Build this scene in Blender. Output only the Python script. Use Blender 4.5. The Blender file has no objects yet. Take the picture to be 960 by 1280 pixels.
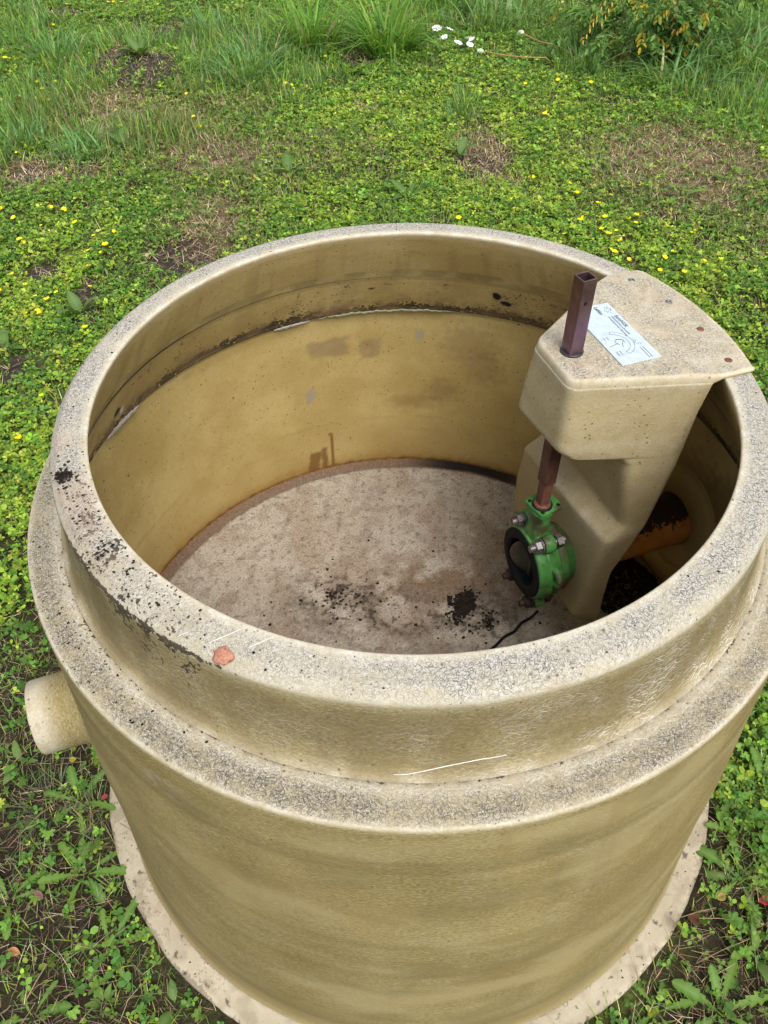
import bpy, math, random
import numpy as np
from mathutils import Vector, Matrix

rng = np.random.default_rng(11)
random.seed(5)
S = bpy.context.scene
COL = S.collection
PI = math.pi
RIM = 1.04                                   # height of the rim above the lawn

# ------------------------------------------------------------------ camera
FL, CH, CD = 982.9, 0.7355, 0.9535
PITCH, ROLL, YAW = map(math.radians, (46.783, -1.044, 2.784))
cp, sp = math.cos(PITCH), math.sin(PITCH)
f_, r_, u_ = Vector((0, cp, -sp)), Vector((1, 0, 0)), Vector((0, sp, cp))
Rz = Matrix.Rotation(YAW, 3, 'Z')
f_, r_, u_ = Rz @ f_, Rz @ r_, Rz @ u_
cr, sr = math.cos(ROLL), math.sin(ROLL)
r_, u_ = cr * r_ + sr * u_, -sr * r_ + cr * u_
CAM = Vector((0, -CD, RIM + CH))
cam = bpy.data.objects.new('camera', bpy.data.cameras.new('camera'))
COL.objects.link(cam)
m3 = Matrix((r_, u_, -f_)).transposed()
cam.matrix_world = Matrix.Translation(CAM) @ m3.to_4x4()
cam.data.sensor_fit = 'HORIZONTAL'
cam.data.sensor_width = 24.0
cam.data.lens = 24.0 * FL / 960
cam.data.clip_start = 0.02
cam.data.clip_end = 500
S.camera = cam


def lawn(u, v, z=0.0):
    """where a spot measured in the photograph lies on the lawn"""
    d = f_ + r_ * ((u - 480) / FL) - u_ * ((v - 640) / FL)
    k = (z - CAM.z) / d.z
    p = CAM + d * k
    return p.x, p.y


# ------------------------------------------------------------------ light
w = bpy.data.worlds.new('World')
S.world = w
w.use_nodes = True
wt = w.node_tree
bg = wt.nodes['Background']
sky = wt.nodes.new('ShaderNodeTexSky')
sky.sky_type = 'NISHITA'
sky.sun_disc = False
SUN_EL, SUN_AZ = math.radians(58), math.radians(152)   # azimuth clockwise from +Y
sky.sun_elevation = SUN_EL
sky.sun_rotation = SUN_AZ
sky.air_density = 1.0
sky.dust_density = 4.0
hs = wt.nodes.new('ShaderNodeHueSaturation')
hs.inputs['Saturation'].default_value = 0.35
wt.links.new(sky.outputs[0], hs.inputs['Color'])
wt.links.new(hs.outputs[0], bg.inputs['Color'])
bg.inputs['Strength'].default_value = 0.13
sl = bpy.data.lights.new('sun', 'SUN')
sl.energy = 1.3
sl.angle = math.radians(28)
sl.color = (1, 0.96, 0.9)
so = bpy.data.objects.new('sun', sl)
COL.objects.link(so)
sd = Vector((math.sin(SUN_AZ) * math.cos(SUN_EL), math.cos(SUN_AZ) * math.cos(SUN_EL), math.sin(SUN_EL)))
so.rotation_euler = (-sd).to_track_quat('-Z', 'Y').to_euler()
so.location = sd * 10
S.view_settings.view_transform = 'Standard'
S.view_settings.look = 'None'
S.view_settings.exposure = 0.93
S.view_settings.gamma = 1
S.cycles.max_bounces = 6
S.cycles.diffuse_bounces = 3
S.cycles.glossy_bounces = 2
S.cycles.transmission_bounces = 3
S.cycles.transparent_max_bounces = 4


# ------------------------------------------------------------------ noise
def hash2(i, j, seed):
    h = (i.astype(np.int64) * 374761393 + j.astype(np.int64) * 668265263 + seed * 1442695041) & 0x7fffffff
    h = ((h ^ (h >> 13)) * 1274126177) & 0x7fffffff
    h = h ^ (h >> 16)
    return (h & 0xffff) / 65535.0


def vnoise(x, y, seed=0):
    i, j = np.floor(x), np.floor(y)
    a, b = x - i, y - j
    a = a * a * (3 - 2 * a)
    b = b * b * (3 - 2 * b)
    dx, dy = x - i, y - j

    def g(ii, jj, px, py):
        h = hash2(ii, jj, seed) * 2 * PI
        return np.cos(h) * px + np.sin(h) * py
    n0 = g(i, j, dx, dy) * (1 - a) + g(i + 1, j, dx - 1, dy) * a
    n1 = g(i, j + 1, dx, dy - 1) * (1 - a) + g(i + 1, j + 1, dx - 1, dy - 1) * a
    return .5 + .78 * (n0 * (1 - b) + n1 * b)


def fbm(x, y, seed=0, oct=4):
    s, a, t = 0, 0.5, 0
    for k in range(oct):
        s = s + a * vnoise(x * 2 ** k, y * 2 ** k, seed + k * 17)
        t += a
        a *= 0.5
    return s / t


def sstep(a, b, x):
    t = np.clip((x - a) / (b - a), 0, 1)
    return t * t * (3 - 2 * t)


# ------------------------------------------------------------------ mesh helpers
def tag(o, label=None, cat=None, group=None, kind=None):
    for k, v in (('label', label), ('category', cat), ('group', group), ('kind', kind)):
        if v:
            o[k] = v
    return o


def link(name, me, mat=None, parent=None, loc=None):
    o = bpy.data.objects.new(name, me)
    COL.objects.link(o)
    if mat is not None:
        for m in (mat if isinstance(mat, (list, tuple)) else [mat]):
            me.materials.append(m)
    if parent:
        o.parent = parent
    if loc is not None:
        o.location = loc
    return o


def np_mesh(name, V, F, smooth=True, mi=None):
    """V (n,3); F list of arrays (m,k) of faces of k corners"""
    me = bpy.data.meshes.new(name)
    V = np.asarray(V, np.float32)
    me.vertices.add(len(V))
    me.vertices.foreach_set('co', V.ravel())
    F = [np.asarray(f, np.int32) for f in F if len(f)]
    nl = sum(f.size for f in F)
    npoly = sum(len(f) for f in F)
    me.loops.add(nl)
    me.loops.foreach_set('vertex_index', np.concatenate([f.ravel() for f in F]))
    me.polygons.add(npoly)
    tot = np.concatenate([np.full(len(f), f.shape[1], np.int32) for f in F])
    st = np.concatenate([[0], np.cumsum(tot)[:-1]]).astype(np.int32)
    me.polygons.foreach_set('loop_start', st)
    me.polygons.foreach_set('use_smooth', np.full(npoly, smooth))
    if mi is not None:
        me.polygons.foreach_set('material_index', np.asarray(mi, np.int32))
    me.update(calc_edges=True)
    return me


def vcol(me, name, C):
    C = np.asarray(C, np.float32)
    if C.shape[1] == 3:
        C = np.concatenate([C, np.zeros((len(C), 1), np.float32)], 1)
    a = me.attributes.new(name, 'FLOAT_COLOR', 'POINT')
    a.data.foreach_set('color', C.ravel())


def vuv(me, UV):
    """per-vertex uv -> corner uv layer"""
    idx = np.empty(len(me.loops), np.int32)
    me.loops.foreach_get('vertex_index', idx)
    l = me.uv_layers.new(name='UVMap')
    l.data.foreach_set('uv', np.asarray(UV, np.float32)[idx].ravel())


class MB:
    """collects shapes into one mesh"""
    def __init__(s):
        s.v, s.f, s.m, s.sm = [], [], [], []
        s.mat = 0

    def add(s, vs, fs, smooth=False):
        o = len(s.v)
        s.v += [tuple(v) for v in vs]
        for f in fs:
            s.f.append(tuple(i + o for i in f))
            s.m.append(s.mat)
            s.sm.append(smooth)

    def box(s, c, ax, ay, az):
        c, ax, ay, az = map(Vector, (c, ax, ay, az))
        vs = [c + ax * i + ay * j + az * k for k in (-1, 1) for j in (-1, 1) for i in (-1, 1)]
        s.add(vs, [(0, 2, 3, 1), (4, 5, 7, 6), (0, 1, 5, 4), (1, 3, 7, 5), (3, 2, 6, 7), (2, 0, 4, 6)])

    def rings(s, rings, cap0=True, cap1=True, smooth=True, closed=True):
        n = len(rings[0])
        vs = [p for r in rings for p in r]
        fs = []
        for k in range(len(rings) - 1):
            for i in range(n if closed else n - 1):
                j = (i + 1) % n
                fs.append((k * n + i, k * n + j, (k + 1) * n + j, (k + 1) * n + i))
        s.add(vs, fs, smooth)
        if cap0:
            s.add(rings[0], [tuple(range(n))[::-1]])
        if cap1:
            s.add(rings[-1], [tuple(range(n))])

    def lathe(s, p, d, prof, n=24, cap0=True, cap1=True, smooth=True, rot=0, closeprof=False):
        """profile of (radius, distance along d) about the axis p,d"""
        p, d = Vector(p), Vector(d).normalized()
        a = d.orthogonal().normalized()
        b = d.cross(a)
        rs = [[p + d * h + (a * math.cos(rot + 2 * PI * i / n) + b * math.sin(rot + 2 * PI * i / n)) * r for i in range(n)] for r, h in prof]
        if closeprof:
            rs.append(rs[0])
            cap0 = cap1 = False
        s.rings(rs, cap0, cap1, smooth)

    def cyl(s, p0, p1, r0, r1=None, n=16, smooth=True, cap=True, rot=0):
        p0, p1 = Vector(p0), Vector(p1)
        L = (p1 - p0).length
        s.lathe(p0, p1 - p0, [(r0, 0), (r0 if r1 is None else r1, L)], n, cap, cap, smooth, rot)

    def path(s, pts, rad, n=6, taper=None):
        pts = [Vector(p) for p in pts]
        rs = []
        for i, p in enumerate(pts):
            d = (pts[min(i + 1, len(pts) - 1)] - pts[max(i - 1, 0)]).normalized()
            a = d.cross(Vector((0.13, 0.2, 1))).normalized()
            b = d.cross(a)
            r = rad if taper is None else rad * taper[i]
            rs.append([p + (a * math.cos(2 * PI * k / n) + b * math.sin(2 * PI * k / n)) * r for k in range(n)])
        s.rings(rs)

    def mesh(s, name):
        me = bpy.data.meshes.new(name)
        me.from_pydata(s.v, [], s.f)
        me.polygons.foreach_set('material_index', s.m)
        me.polygons.foreach_set('use_smooth', s.sm)
        me.update()
        return me

    def build(s, name, mat, parent=None, loc=None, bevel=0):
        o = link(name, s.mesh(name), mat, parent, loc)
        if bevel:
            b = o.modifiers.new('bevel', 'BEVEL')
            b.width = bevel
            b.segments = 2
            b.limit_method = 'ANGLE'
            b.angle_limit = math.radians(35)
        return o


# ------------------------------------------------------------------ node helpers
class NT:
    def __init__(s, name):
        s.m = bpy.data.materials.new(name)
        s.m.use_nodes = True
        s.t = s.m.node_tree
        s.b = s.t.nodes['Principled BSDF']
        s.out = s.t.nodes['Material Output']

    def n(s, typ, **kw):
        x = s.t.nodes.new(typ)
        for k, v in kw.items():
            setattr(x, k, v)
        return x

    def set(s, sock, v):
        if isinstance(v, bpy.types.NodeSocket):
            s.t.links.new(v, sock)
        elif v is not None:
            if sock.type == 'RGBA' and not hasattr(v, '__len__'):
                v = (v, v, v, 1)
            elif sock.type == 'RGBA' and len(v) == 3:
                v = (*v, 1)
            sock.default_value = v

    def math(s, op, a, b=None, c=None, clamp=False):
        x = s.n('ShaderNodeMath', operation=op, use_clamp=clamp)
        for i, v in enumerate((a, b, c)):
            if v is not None:
                s.set(x.inputs[i], v)
        return x.outputs[0]

    def mix(s, fac, a, b, mode='MIX'):
        x = s.n('ShaderNodeMix', data_type='RGBA', blend_type=mode)
        s.set(x.inputs[0], fac)
        s.set(x.inputs[6], a)
        s.set(x.inputs[7], b)
        return x.outputs[2]

    def ramp(s, fac, stops, interp='LINEAR'):
        x = s.n('ShaderNodeValToRGB')
        x.color_ramp.interpolation = interp
        e = x.color_ramp.elements
        while len(e) < len(stops):
            e.new(0.5)
        for k, (p, c) in zip(e, stops):
            k.position = p
            k.color = (c, c, c, 1) if not hasattr(c, '__len__') else (*c, 1) if len(c) == 3 else c
        s.set(x.inputs[0], fac)
        return x.outputs[0]

    def range(s, v, a, b, c=0.0, d=1.0, smooth=True):
        x = s.n('ShaderNodeMapRange', interpolation_type='SMOOTHSTEP' if smooth else 'LINEAR', clamp=True)
        for i, q in enumerate((v, a, b, c, d)):
            s.set(x.inputs[i], q)
        return x.outputs[0]

    def noise(s, vec, scale, detail=3, rough=0.55, dist=0.0):
        x = s.n('ShaderNodeTexNoise')
        s.set(x.inputs['Vector'], vec)
        x.inputs['Scale'].default_value = scale
        x.inputs['Detail'].default_value = detail
        x.inputs['Roughness'].default_value = rough
        x.inputs['Distortion'].default_value = dist
        return x.outputs[0]

    def mapping(s, vec, scale=(1, 1, 1), loc=(0, 0, 0), rot=(0, 0, 0)):
        x = s.n('ShaderNodeMapping')
        s.set(x.inputs[0], vec)
        x.inputs[1].default_value = loc
        x.inputs[2].default_value = rot
        x.inputs[3].default_value = scale
        return x.outputs[0]

    def attr(s, name):
        return s.n('ShaderNodeAttribute', attribute_name=name)

    def sep(s, vec):
        x = s.n('ShaderNodeSeparateXYZ')
        s.set(x.inputs[0], vec)
        return x.outputs

    def fibres(s, vec, scale, width, length, off, spread=PI):
        """short strands lying in all directions: one stroke per voronoi cell"""
        v = s.mapping(vec, loc=(off, off * 1.7, 0))
        x = s.n('ShaderNodeTexVoronoi', voronoi_dimensions='2D', feature='F1')
        s.set(x.inputs['Vector'], v)
        x.inputs['Scale'].default_value = scale
        d = s.n('ShaderNodeVectorMath', operation='SUBTRACT')
        s.set(d.inputs[0], v)
        s.set(d.inputs[1], x.outputs['Position'])
        r = s.n('ShaderNodeVectorRotate', rotation_type='Z_AXIS')
        s.set(r.inputs['Vector'], d.outputs[0])
        c = s.sep(x.outputs['Color'])
        s.set(r.inputs['Angle'], s.math('MULTIPLY', s.math('SUBTRACT', c[0], 0.5), spread))
        q = s.sep(r.outputs[0])
        lx = s.math('ABSOLUTE', q[0])
        # slight bend
        yy = s.math('ADD', q[1], s.math('MULTIPLY', s.math('MULTIPLY', q[0], q[0]), s.math('MULTIPLY', s.math('SUBTRACT', c[1], 0.5), scale * 0.12)))
        ly = s.math('ABSOLUTE', yy)
        a = s.range(ly, width * 0.4, width, 1, 0)
        b = s.range(lx, length * 0.8, length, 1, 0)
        k = s.math('MULTIPLY', a, b)
        return s.math('MULTIPLY', k, s.range(c[2], 0.1, 0.75, 0.25, 1, False))

    def bump(s, h, strength=0.3, dist=0.002):
        x = s.n('ShaderNodeBump')
        x.inputs['Strength'].default_value = strength
        x.inputs['Distance'].default_value = dist
        s.set(x.inputs['Height'], h)
        s.t.links.new(x.outputs[0], s.b.inputs['Normal'])

    def done(s, color, rough=0.6, metal=0.0, spec=0.4):
        s.set(s.b.inputs['Base Color'], color)
        s.set(s.b.inputs['Roughness'], rough)
        s.set(s.b.inputs['Metallic'], metal)
        s.b.inputs['Specular IOR Level'].default_value = spec
        return s.m


def mat_grp():
    """glass fibre laminate; zone = (weathered grey, cream worn resin and painted ridge light, smooth inside), stain = overlaid dirt"""
    k = NT('fibreglass_laminate')
    uv = k.n('ShaderNodeUVMap', uv_map='UVMap').outputs[0]
    obj = k.n('ShaderNodeTexCoord').outputs['Object']
    z = k.sep(k.attr('zone').outputs['Color'])
    st = k.attr('stain')
    n1 = k.noise(obj, 6, 4)
    n2 = k.noise(obj, 45, 4, 0.65)
    nf = k.noise(obj, 260, 2, 0.7)
    ns = k.noise(k.mapping(uv, (5, 60, 1)), 1.0, 4, 0.6)
    outer = k.mix(k.range(n1, .3, .7), (.195, .150, .058), (.268, .214, .094))
    outer = k.mix(k.math('MULTIPLY', k.range(ns, .45, .68), .35), outer, (.205, .150, .055))
    strand_l = k.math('MAXIMUM', k.fibres(k.mapping(uv, (1, 1.6, 1)), 95, .0011, .008, 3.1, 1.6), k.fibres(uv, 120, .0009, .006, 7.7, 2.2))
    outer = k.mix(k.math('MULTIPLY', strand_l, .42), outer, (.43, .37, .19))
    ng = k.noise(k.mapping(uv, (150, 270, 1)), 1.0, 3, .75)
    outer = k.mix(1, outer, k.ramp(k.range(ng, .3, .7, 0, 1, False), [(0, .66), (1, 1.36)]), 'MULTIPLY')
    inner = k.mix(k.range(n1, .3, .7), (.420, .308, .106), (.535, .418, .170))
    inner = k.mix(k.math('MULTIPLY', k.range(n2, .5, .75), .35), inner, (.37, .26, .095))
    col = k.mix(z[2], outer, inner)
    cream = k.mix(k.range(n2, .35, .65), (.47, .42, .305), (.57, .53, .43))
    col = k.mix(z[1], col, cream)
    # dark strands left standing where the resin has worn off
    dk = k.math('MAXIMUM', k.fibres(uv, 100, .00055, .0040, 0.0), k.fibres(uv, 118, .0005, .0034, 1.37))
    dk = k.math('MAXIMUM', dk, k.fibres(uv, 137, .0005, .0029, 5.21))
    dk = k.math('MAXIMUM', dk, k.fibres(uv, 163, .00045, .0025, 8.13))
    dk = k.math('MAXIMUM', dk, k.fibres(uv, 191, .00045, .0021, 2.31))
    dk = k.math('MAXIMUM', dk, k.fibres(uv, 108, .0005, .0040, 6.77))
    dk = k.math('MAXIMUM', dk, k.fibres(uv, 128, .0005, .0032, 3.93))
    wl = k.math('MAXIMUM', k.fibres(uv, 112, .0005, .0036, 2.9), k.fibres(uv, 146, .0005, .0028, 9.3))
    patch = k.math('MULTIPLY', z[0], k.math('MULTIPLY', k.range(n2, .30, .58, .6, 1), k.range(k.noise(obj, 16, 4, .65), .34, .56, .62, 1)), clamp=True)
    dirt = k.sep(k.attr('dirt').outputs['Color'])
    col = k.mix(k.math('MULTIPLY', k.math('MULTIPLY', patch, dirt[2]), .75), col, (.50, .49, .45))
    grit = k.range(k.noise(obj, 420, 2, .8), .42, .62)
    col = k.mix(k.math('MULTIPLY', k.math('MULTIPLY', patch, k.math('MULTIPLY_ADD', dirt[2], -.38, 1.0)), k.math('MULTIPLY_ADD', grit, .85, .18)), col, (.135, .128, .122))
    col = k.mix(k.math('MULTIPLY', patch, k.math('MULTIPLY', wl, .7)), col, (.62, .60, .54))
    col = k.mix(k.math('MULTIPLY', patch, k.math('MULTIPLY', dk, 1.0)), col, (.050, .045, .040))
    # chalky white strands and specks of soil
    ck = k.math('MAXIMUM', k.fibres(k.mapping(uv, (1, 1.5, 1)), 85, .0011, .009, 4.4, 1.7), k.fibres(k.mapping(uv, (1, 1.3, 1)), 110, .0010, .008, 6.6, 1.9))
    col = k.mix(k.math('MULTIPLY', k.math('MULTIPLY', ck, dirt[1]), .9), col, (.60, .60, .56))
    dn = k.math('MULTIPLY_ADD', k.noise(obj, 170, 3, .6), .62, k.math('MULTIPLY', k.noise(obj, 48, 3, .6), .38))
    thr = k.math('MULTIPLY_ADD', dirt[0], -.36, .74)
    dm = k.range(k.math('SUBTRACT', dn, thr), 0, .035)
    col = k.mix(k.math('MULTIPLY', dm, k.range(dirt[0], 0, .1, 0, .93)), col, (.028, .020, .015))
    # tiny dark pits
    vo = k.n('ShaderNodeTexVoronoi', feature='F1')
    k.set(vo.inputs['Vector'], obj)
    vo.inputs['Scale'].default_value = 105
    c2 = k.sep(vo.outputs['Color'])
    sp_ = k.math('MULTIPLY', k.range(k.math('SUBTRACT', vo.outputs['Distance'], k.math('MULTIPLY', c2[1], .14)), .03, .13, 1, 0), k.math('GREATER_THAN', c2[0], k.range(k.noise(obj, 9, 2), .35, .7, .90, .38)))
    col = k.mix(k.math('MULTIPLY', sp_, .75), col, (.10, .065, .03))
    col = k.mix(k.math('MULTIPLY', k.range(nf, .35, .75), .22), col, (.12, .09, .045))
    col = k.mix(st.outputs['Alpha'], col, st.outputs['Color'])
    h = k.math('ADD', k.math('MULTIPLY', nf, .5), k.math('MULTIPLY', patch, k.math('ADD', dk, wl)))
    h = k.math('ADD', h, k.math('MULTIPLY', strand_l, .3))
    h = k.math('ADD', h, k.math('MULTIPLY', n2, 1.6))
    k.bump(h, .35, .0012)
    rough = k.range(n2, .3, .7, .68, .9)
    return k.done(col, rough, 0, .18)


def mat_simple(name, a, b, scale=30, rough=.6, metal=0, spec=.4, bump=.2, c=None, cs=8, cth=(.55, .7), dist=.001):
    k = NT(name)
    obj = k.n('ShaderNodeTexCoord').outputs['Object']
    n = k.noise(obj, scale, 4, .6)
    col = k.mix(k.range(n, .3, .7), a, b)
    if c:
        col = k.mix(k.range(k.noise(obj, cs, 5, .65), *cth), col, c)
    if bump:
        k.bump(k.noise(obj, scale * 4, 3, .6), bump, dist)
    return k.done(col, k.range(n, .3, .7, rough - .08, rough + .08), metal, spec)


def mat_leaf(name, rough=.5, trans=.25, spec=.3):
    """plant tissue coloured by its own leaf colours, letting some light through"""
    k = NT(name)
    c = k.attr('Col').outputs['Color']
    k.done(c, rough, 0, spec)
    tr = k.n('ShaderNodeBsdfTranslucent')
    k.set(tr.inputs['Color'], k.mix(.4, c, (.30, .42, .03)))
    mx = k.n('ShaderNodeMixShader')
    mx.inputs[0].default_value = trans
    k.t.links.new(k.b.outputs[0], mx.inputs[1])
    k.t.links.new(tr.outputs[0], mx.inputs[2])
    k.t.links.new(mx.outputs[0], k.out.inputs[0])
    return k.m


GRP = mat_grp()
LEAF = mat_leaf('leaf_tissue', .55, .45, .3)
DRYM = mat_leaf('dry_stalk', .8, .05, .1)

# ================================================================== the tank
tank = bpy.data.objects.new('separator_tank', None)
COL.objects.link(tank)
tag(tank, 'round tan fibreglass tank, open at the top, standing on the lawn', 'tank')
TH0 = math.radians(22)


def revolve(name, prof, step, nseg, zones, parent, stainf=None, warp=None, cx=0.0, dirtf=None):
    """prof: list of (r, z, grey, cream, inside); turned about the tank axis"""
    P = np.array(prof, float)
    d = np.hypot(np.diff(P[:, 0]), np.diff(P[:, 1]))
    s = np.concatenate([[0], np.cumsum(d)])
    ss = []
    for i in range(len(d)):
        m = max(1, int(round(d[i] / step)))
        ss += list(s[i] + d[i] * np.arange(m) / m)
    ss.append(s[-1])
    ss = np.array(ss)
    R, Z = np.interp(ss, s, P[:, 0]), np.interp(ss, s, P[:, 1])
    zn = np.stack([np.interp(ss, s, P[:, 2 + i]) for i in range(3)], 1)
    th = TH0 + 2 * PI * np.arange(nseg + 1) / nseg
    T, SS = np.meshgrid(th, ss)
    RR = np.repeat(R[:, None], nseg + 1, 1)
    ZZ = np.repeat(Z[:, None], nseg + 1, 1)
    if warp:
        RR, ZZ = warp(T, SS, RR, ZZ)
    # (kept closed at the seam: the last column is a copy of the first)
    RR[:, -1], ZZ[:, -1] = RR[:, 0], ZZ[:, 0]
    V = np.stack([RR * np.cos(T) + cx, RR * np.sin(T), ZZ + RIM], -1).reshape(-1, 3)
    n = nseg + 1
    i, j = np.meshgrid(np.arange(len(ss) - 1), np.arange(nseg), indexing='ij')
    a = (i * n + j).ravel()
    F = np.stack([a, a + 1, a + n + 1, a + n], 1)
    me = np_mesh(name, V, [F])
    vuv(me, np.stack([(T * 0.56).ravel(), SS.ravel()], 1))
    zc = np.repeat(zn[:, None, :], n, 1)
    if zones:
        zc = zones(T, SS, RR, ZZ, zc)
    vcol(me, 'zone', zc.reshape(-1, 3))
    if dirtf:
        vcol(me, 'dirt', dirtf(T, SS, RR, ZZ).reshape(-1, 4))
    stn = np.zeros((len(ss), n, 4), np.float32)
    if stainf:
        stn = stainf(T, SS, RR, ZZ, stn)
    vcol(me, 'stain', stn.reshape(-1, 4))
    return link(name, me, GRP, parent)


def lay(st, a, rgb):
    """lay a stain of strength a over what is there"""
    a = np.clip(a, 0, 1)
    A = st[..., 3]
    na = a + A * (1 - a)
    for c in range(3):
        st[..., c] = np.where(na > 1e-5, (rgb[c] * a + st[..., c] * A * (1 - a)) / np.maximum(na, 1e-5), rgb[c])
    st[..., 3] = na
    return st


def deg(T):
    return (np.degrees(T) + 180) % 360 - 180


def noise_polar(T, S_, fx, fy, seed, oct=4):
    # noise on the unrolled wall (seam hidden behind the chamber)
    return fbm(T * 0.56 * fx + 50, S_ * fy + 50, seed, oct)


# --- collar: lip and neck ring
collar_prof = [  # r, z, grey, cream, inside
    (.5407, -.131, 0, 0, 1), (.534, -.118, 0, 0, 1), (.497, -.050, 0, .0, 1), (.4800, -.016, 0, .05, 1), (.4764, -.0075, 0, .35, .8),
    (.4754, -.0030, .0, 1, .3), (.4764, -.0006, .05, 1, 0), (.4785, .0, .15, 1, 0), (.484, .0, .45, .9, 0), (.490, .0, .85, .7, 0), (.5145, -.0006, 1, .55, 0), (.5190, -.0022, .8, .6, 0),
    (.5285, -.0112, .45, .75, 0), (.5305, -.0148, .15, .7, 0), (.5316, -.0215, .2, .2, 0), (.5325, -.034, .3, 0, 0),
    (.535, -.070, .42, 0, 0), (.540, -.110, .32, 0, 0), (.5445, -.133, .15, .1, 0), (.5490, -.144, .1, .25, 0), (.5555, -.1500, .3, .6, 0)]


def collar_zones(T, S_, R, Z, zc):
    n = noise_polar(T, S_, 9, 9, 3)
    a = deg(T)
    g = zc[..., 0]
    # lip worn less at the front left, blotchy elsewhere
    zc[..., 0] = np.clip(g * (.65 + .9 * n) * (1 - .35 * np.exp(-((a + 118) / 25) ** 2)), 0, 1)
    zc[..., 1] = np.clip(zc[..., 1] * (.75 + .5 * noise_polar(T, S_, 20, 20, 8)), 0, 1)
    # chalky white strands on the right front of the neck
    return zc


def collar_dirt(T, S_, R, Z):
    a = deg(T)
    lv = np.where(a > 0, a - 360, a)
    outer, top = (R > .529) & (Z < -.013), (Z > -.02) & (R > .478)
    n2 = noise_polar(T, S_, 16, 16, 22, 3)
    d = np.zeros(T.shape + (4,), np.float32)
    left = np.exp(-((lv + 138) / 27.0) ** 2)
    d[..., 0] = left * (outer * (.35 + .65 * sstep(-.13, -.03, Z)) * (.50 + 1.5 * (n2 - .5)) + top * (.40 + .7 * (n2 - .45)))
    d[..., 0] += outer * .18 * np.exp(-((lv + 118) / 10) ** 2) + outer * .10 * np.exp(-((Z + .022) / .008) ** 2) * sstep(-60, -120, lv)
    d[..., 0] += .12 * top
    d[..., 0] += ((R < .529) & (Z < -.02)) * .12
    d[..., 2] = top * sstep(.478, .484, R)
    d[..., 1] = outer * (np.exp(-((a + 50) / 20.0) ** 2) * .95 + .30) * sstep(.34, .62, n2) * sstep(-.018, -.05, Z)
    return np.clip(d, 0, 1)


def body_dirt(T, S_, R, Z):
    a = deg(T)
    lv = np.where(a > 0, a - 360, a)
    d = np.zeros(T.shape + (4,), np.float32)
    led = Z > -.158
    n2 = noise_polar(T, S_, 16, 16, 23, 3)
    d[..., 0] = led * (.15 + .3 * np.exp(-((lv + 145) / 22) ** 2)) + led * .36 * sstep(.5605, .5575, R)
    d[..., 1] = led * .5 * np.exp(-((R - .566) / .006) ** 2) + .18 * (Z < -.2) * sstep(.5, .7, n2)
    return np.clip(d, 0, 1)


def inner_dirt(T, S_, R, Z):
    n = noise_polar(T, S_, 6, 6, 24, 3)
    d = np.zeros(T.shape + (4,), np.float32)
    d[..., 0] = .14 + .20 * sstep(.45, .6, n) + .55 * sstep(-.205, -.238, Z) * (Z > -.243) + .14 * (Z > -.243)
    return np.clip(d, 0, 1)


def fl_dirt(T, S_, R, Z):
    d = np.zeros(T.shape + (4,), np.float32)
    d[..., 0] = .20 + .35 * sstep(.45, .6, noise_polar(T, S_, 9, 9, 25, 2)) + .5 * sstep(.706, .716, R + .012 * (noise_polar(T, S_, 14, 14, 26, 3) - .5)) + .5 * np.exp(-((R - .668) / .004) ** 2)
    return np.clip(d, 0, 1)


def collar_stain(T, S_, R, Z, st):
    a = deg(T)
    outer = (R > .529) & (Z < -.015)
    top = (Z > -.02) & (R > .478)
    inn = ~outer & ~top
    # soil and black algae on the left of the lip and neck
    n = noise_polar(T, S_, 60, 60, 21, 4)
    n2 = noise_polar(T, S_, 14, 14, 22, 3)
    left = sstep(-112, -134, a) * sstep(-205, -165, np.where(a > 0, a - 360, a))
    lv = np.where(a > 0, a - 360, a)
    left = np.exp(-((lv + 143) / 17.0) ** 2)
    m = left * outer * sstep(.47, .62, n * .6 + n2 * .5) * sstep(-.14, -.04, Z)
    st = lay(st, m * .25, (.06, .045, .03))
    m = left * top * sstep(.55, .68, n * .65 + n2 * .42) * .8
    st = lay(st, m * .3, (.07, .055, .045))
    st = lay(st, left * outer * .4 * sstep(.3, .7, n2), (.16, .115, .06))
    st = lay(st, outer * .42 * sstep(-.025, -.04, Z) * sstep(.35, .6, n2), (.135, .100, .040))
    # brownish bloom on the left lip
    st = lay(st, np.exp(-((lv + 150) / 22) ** 2) * top * .35 * sstep(.4, .7, n2), (.34, .25, .17))
    # damp brown runs inside the far wall
    runs = noise_polar(T, S_, 26, 2.0, 31, 3)
    st = lay(st, inn * .32 * sstep(.5, .72, runs) * sstep(-.015, -.05, Z), (.25, .165, .06))
    st = lay(st, inn * .15 * sstep(.35, .65, n2), (.36, .25, .10))
    return st


def collar_warp(T, S_, R, Z):
    w_ = noise_polar(T, S_, 5, 5, 71, 2) - .5
    return R + w_ * .0018 * (Z < -.02), Z + w_ * .0014


revolve('neck_collar', collar_prof, .0032, 900, collar_zones, tank, collar_stain, collar_warp, cx=-.002, dirtf=collar_dirt)

# --- body: ledge, outer wall, base; inside wall
SL = (.6652 - .6097) / (.1526 - 1.0361) * -1


def rout(z):
    r = .6097 + SL * (-.1526 - z)
    b = lambda c, w_, h: h * math.exp(-((z - c) / w_) ** 2)
    return r + b(-.262, .012, -.0022) + b(-.52, .12, .003) + b(-.88, .10, .002) + b(-.985, .02, -.003)


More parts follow.
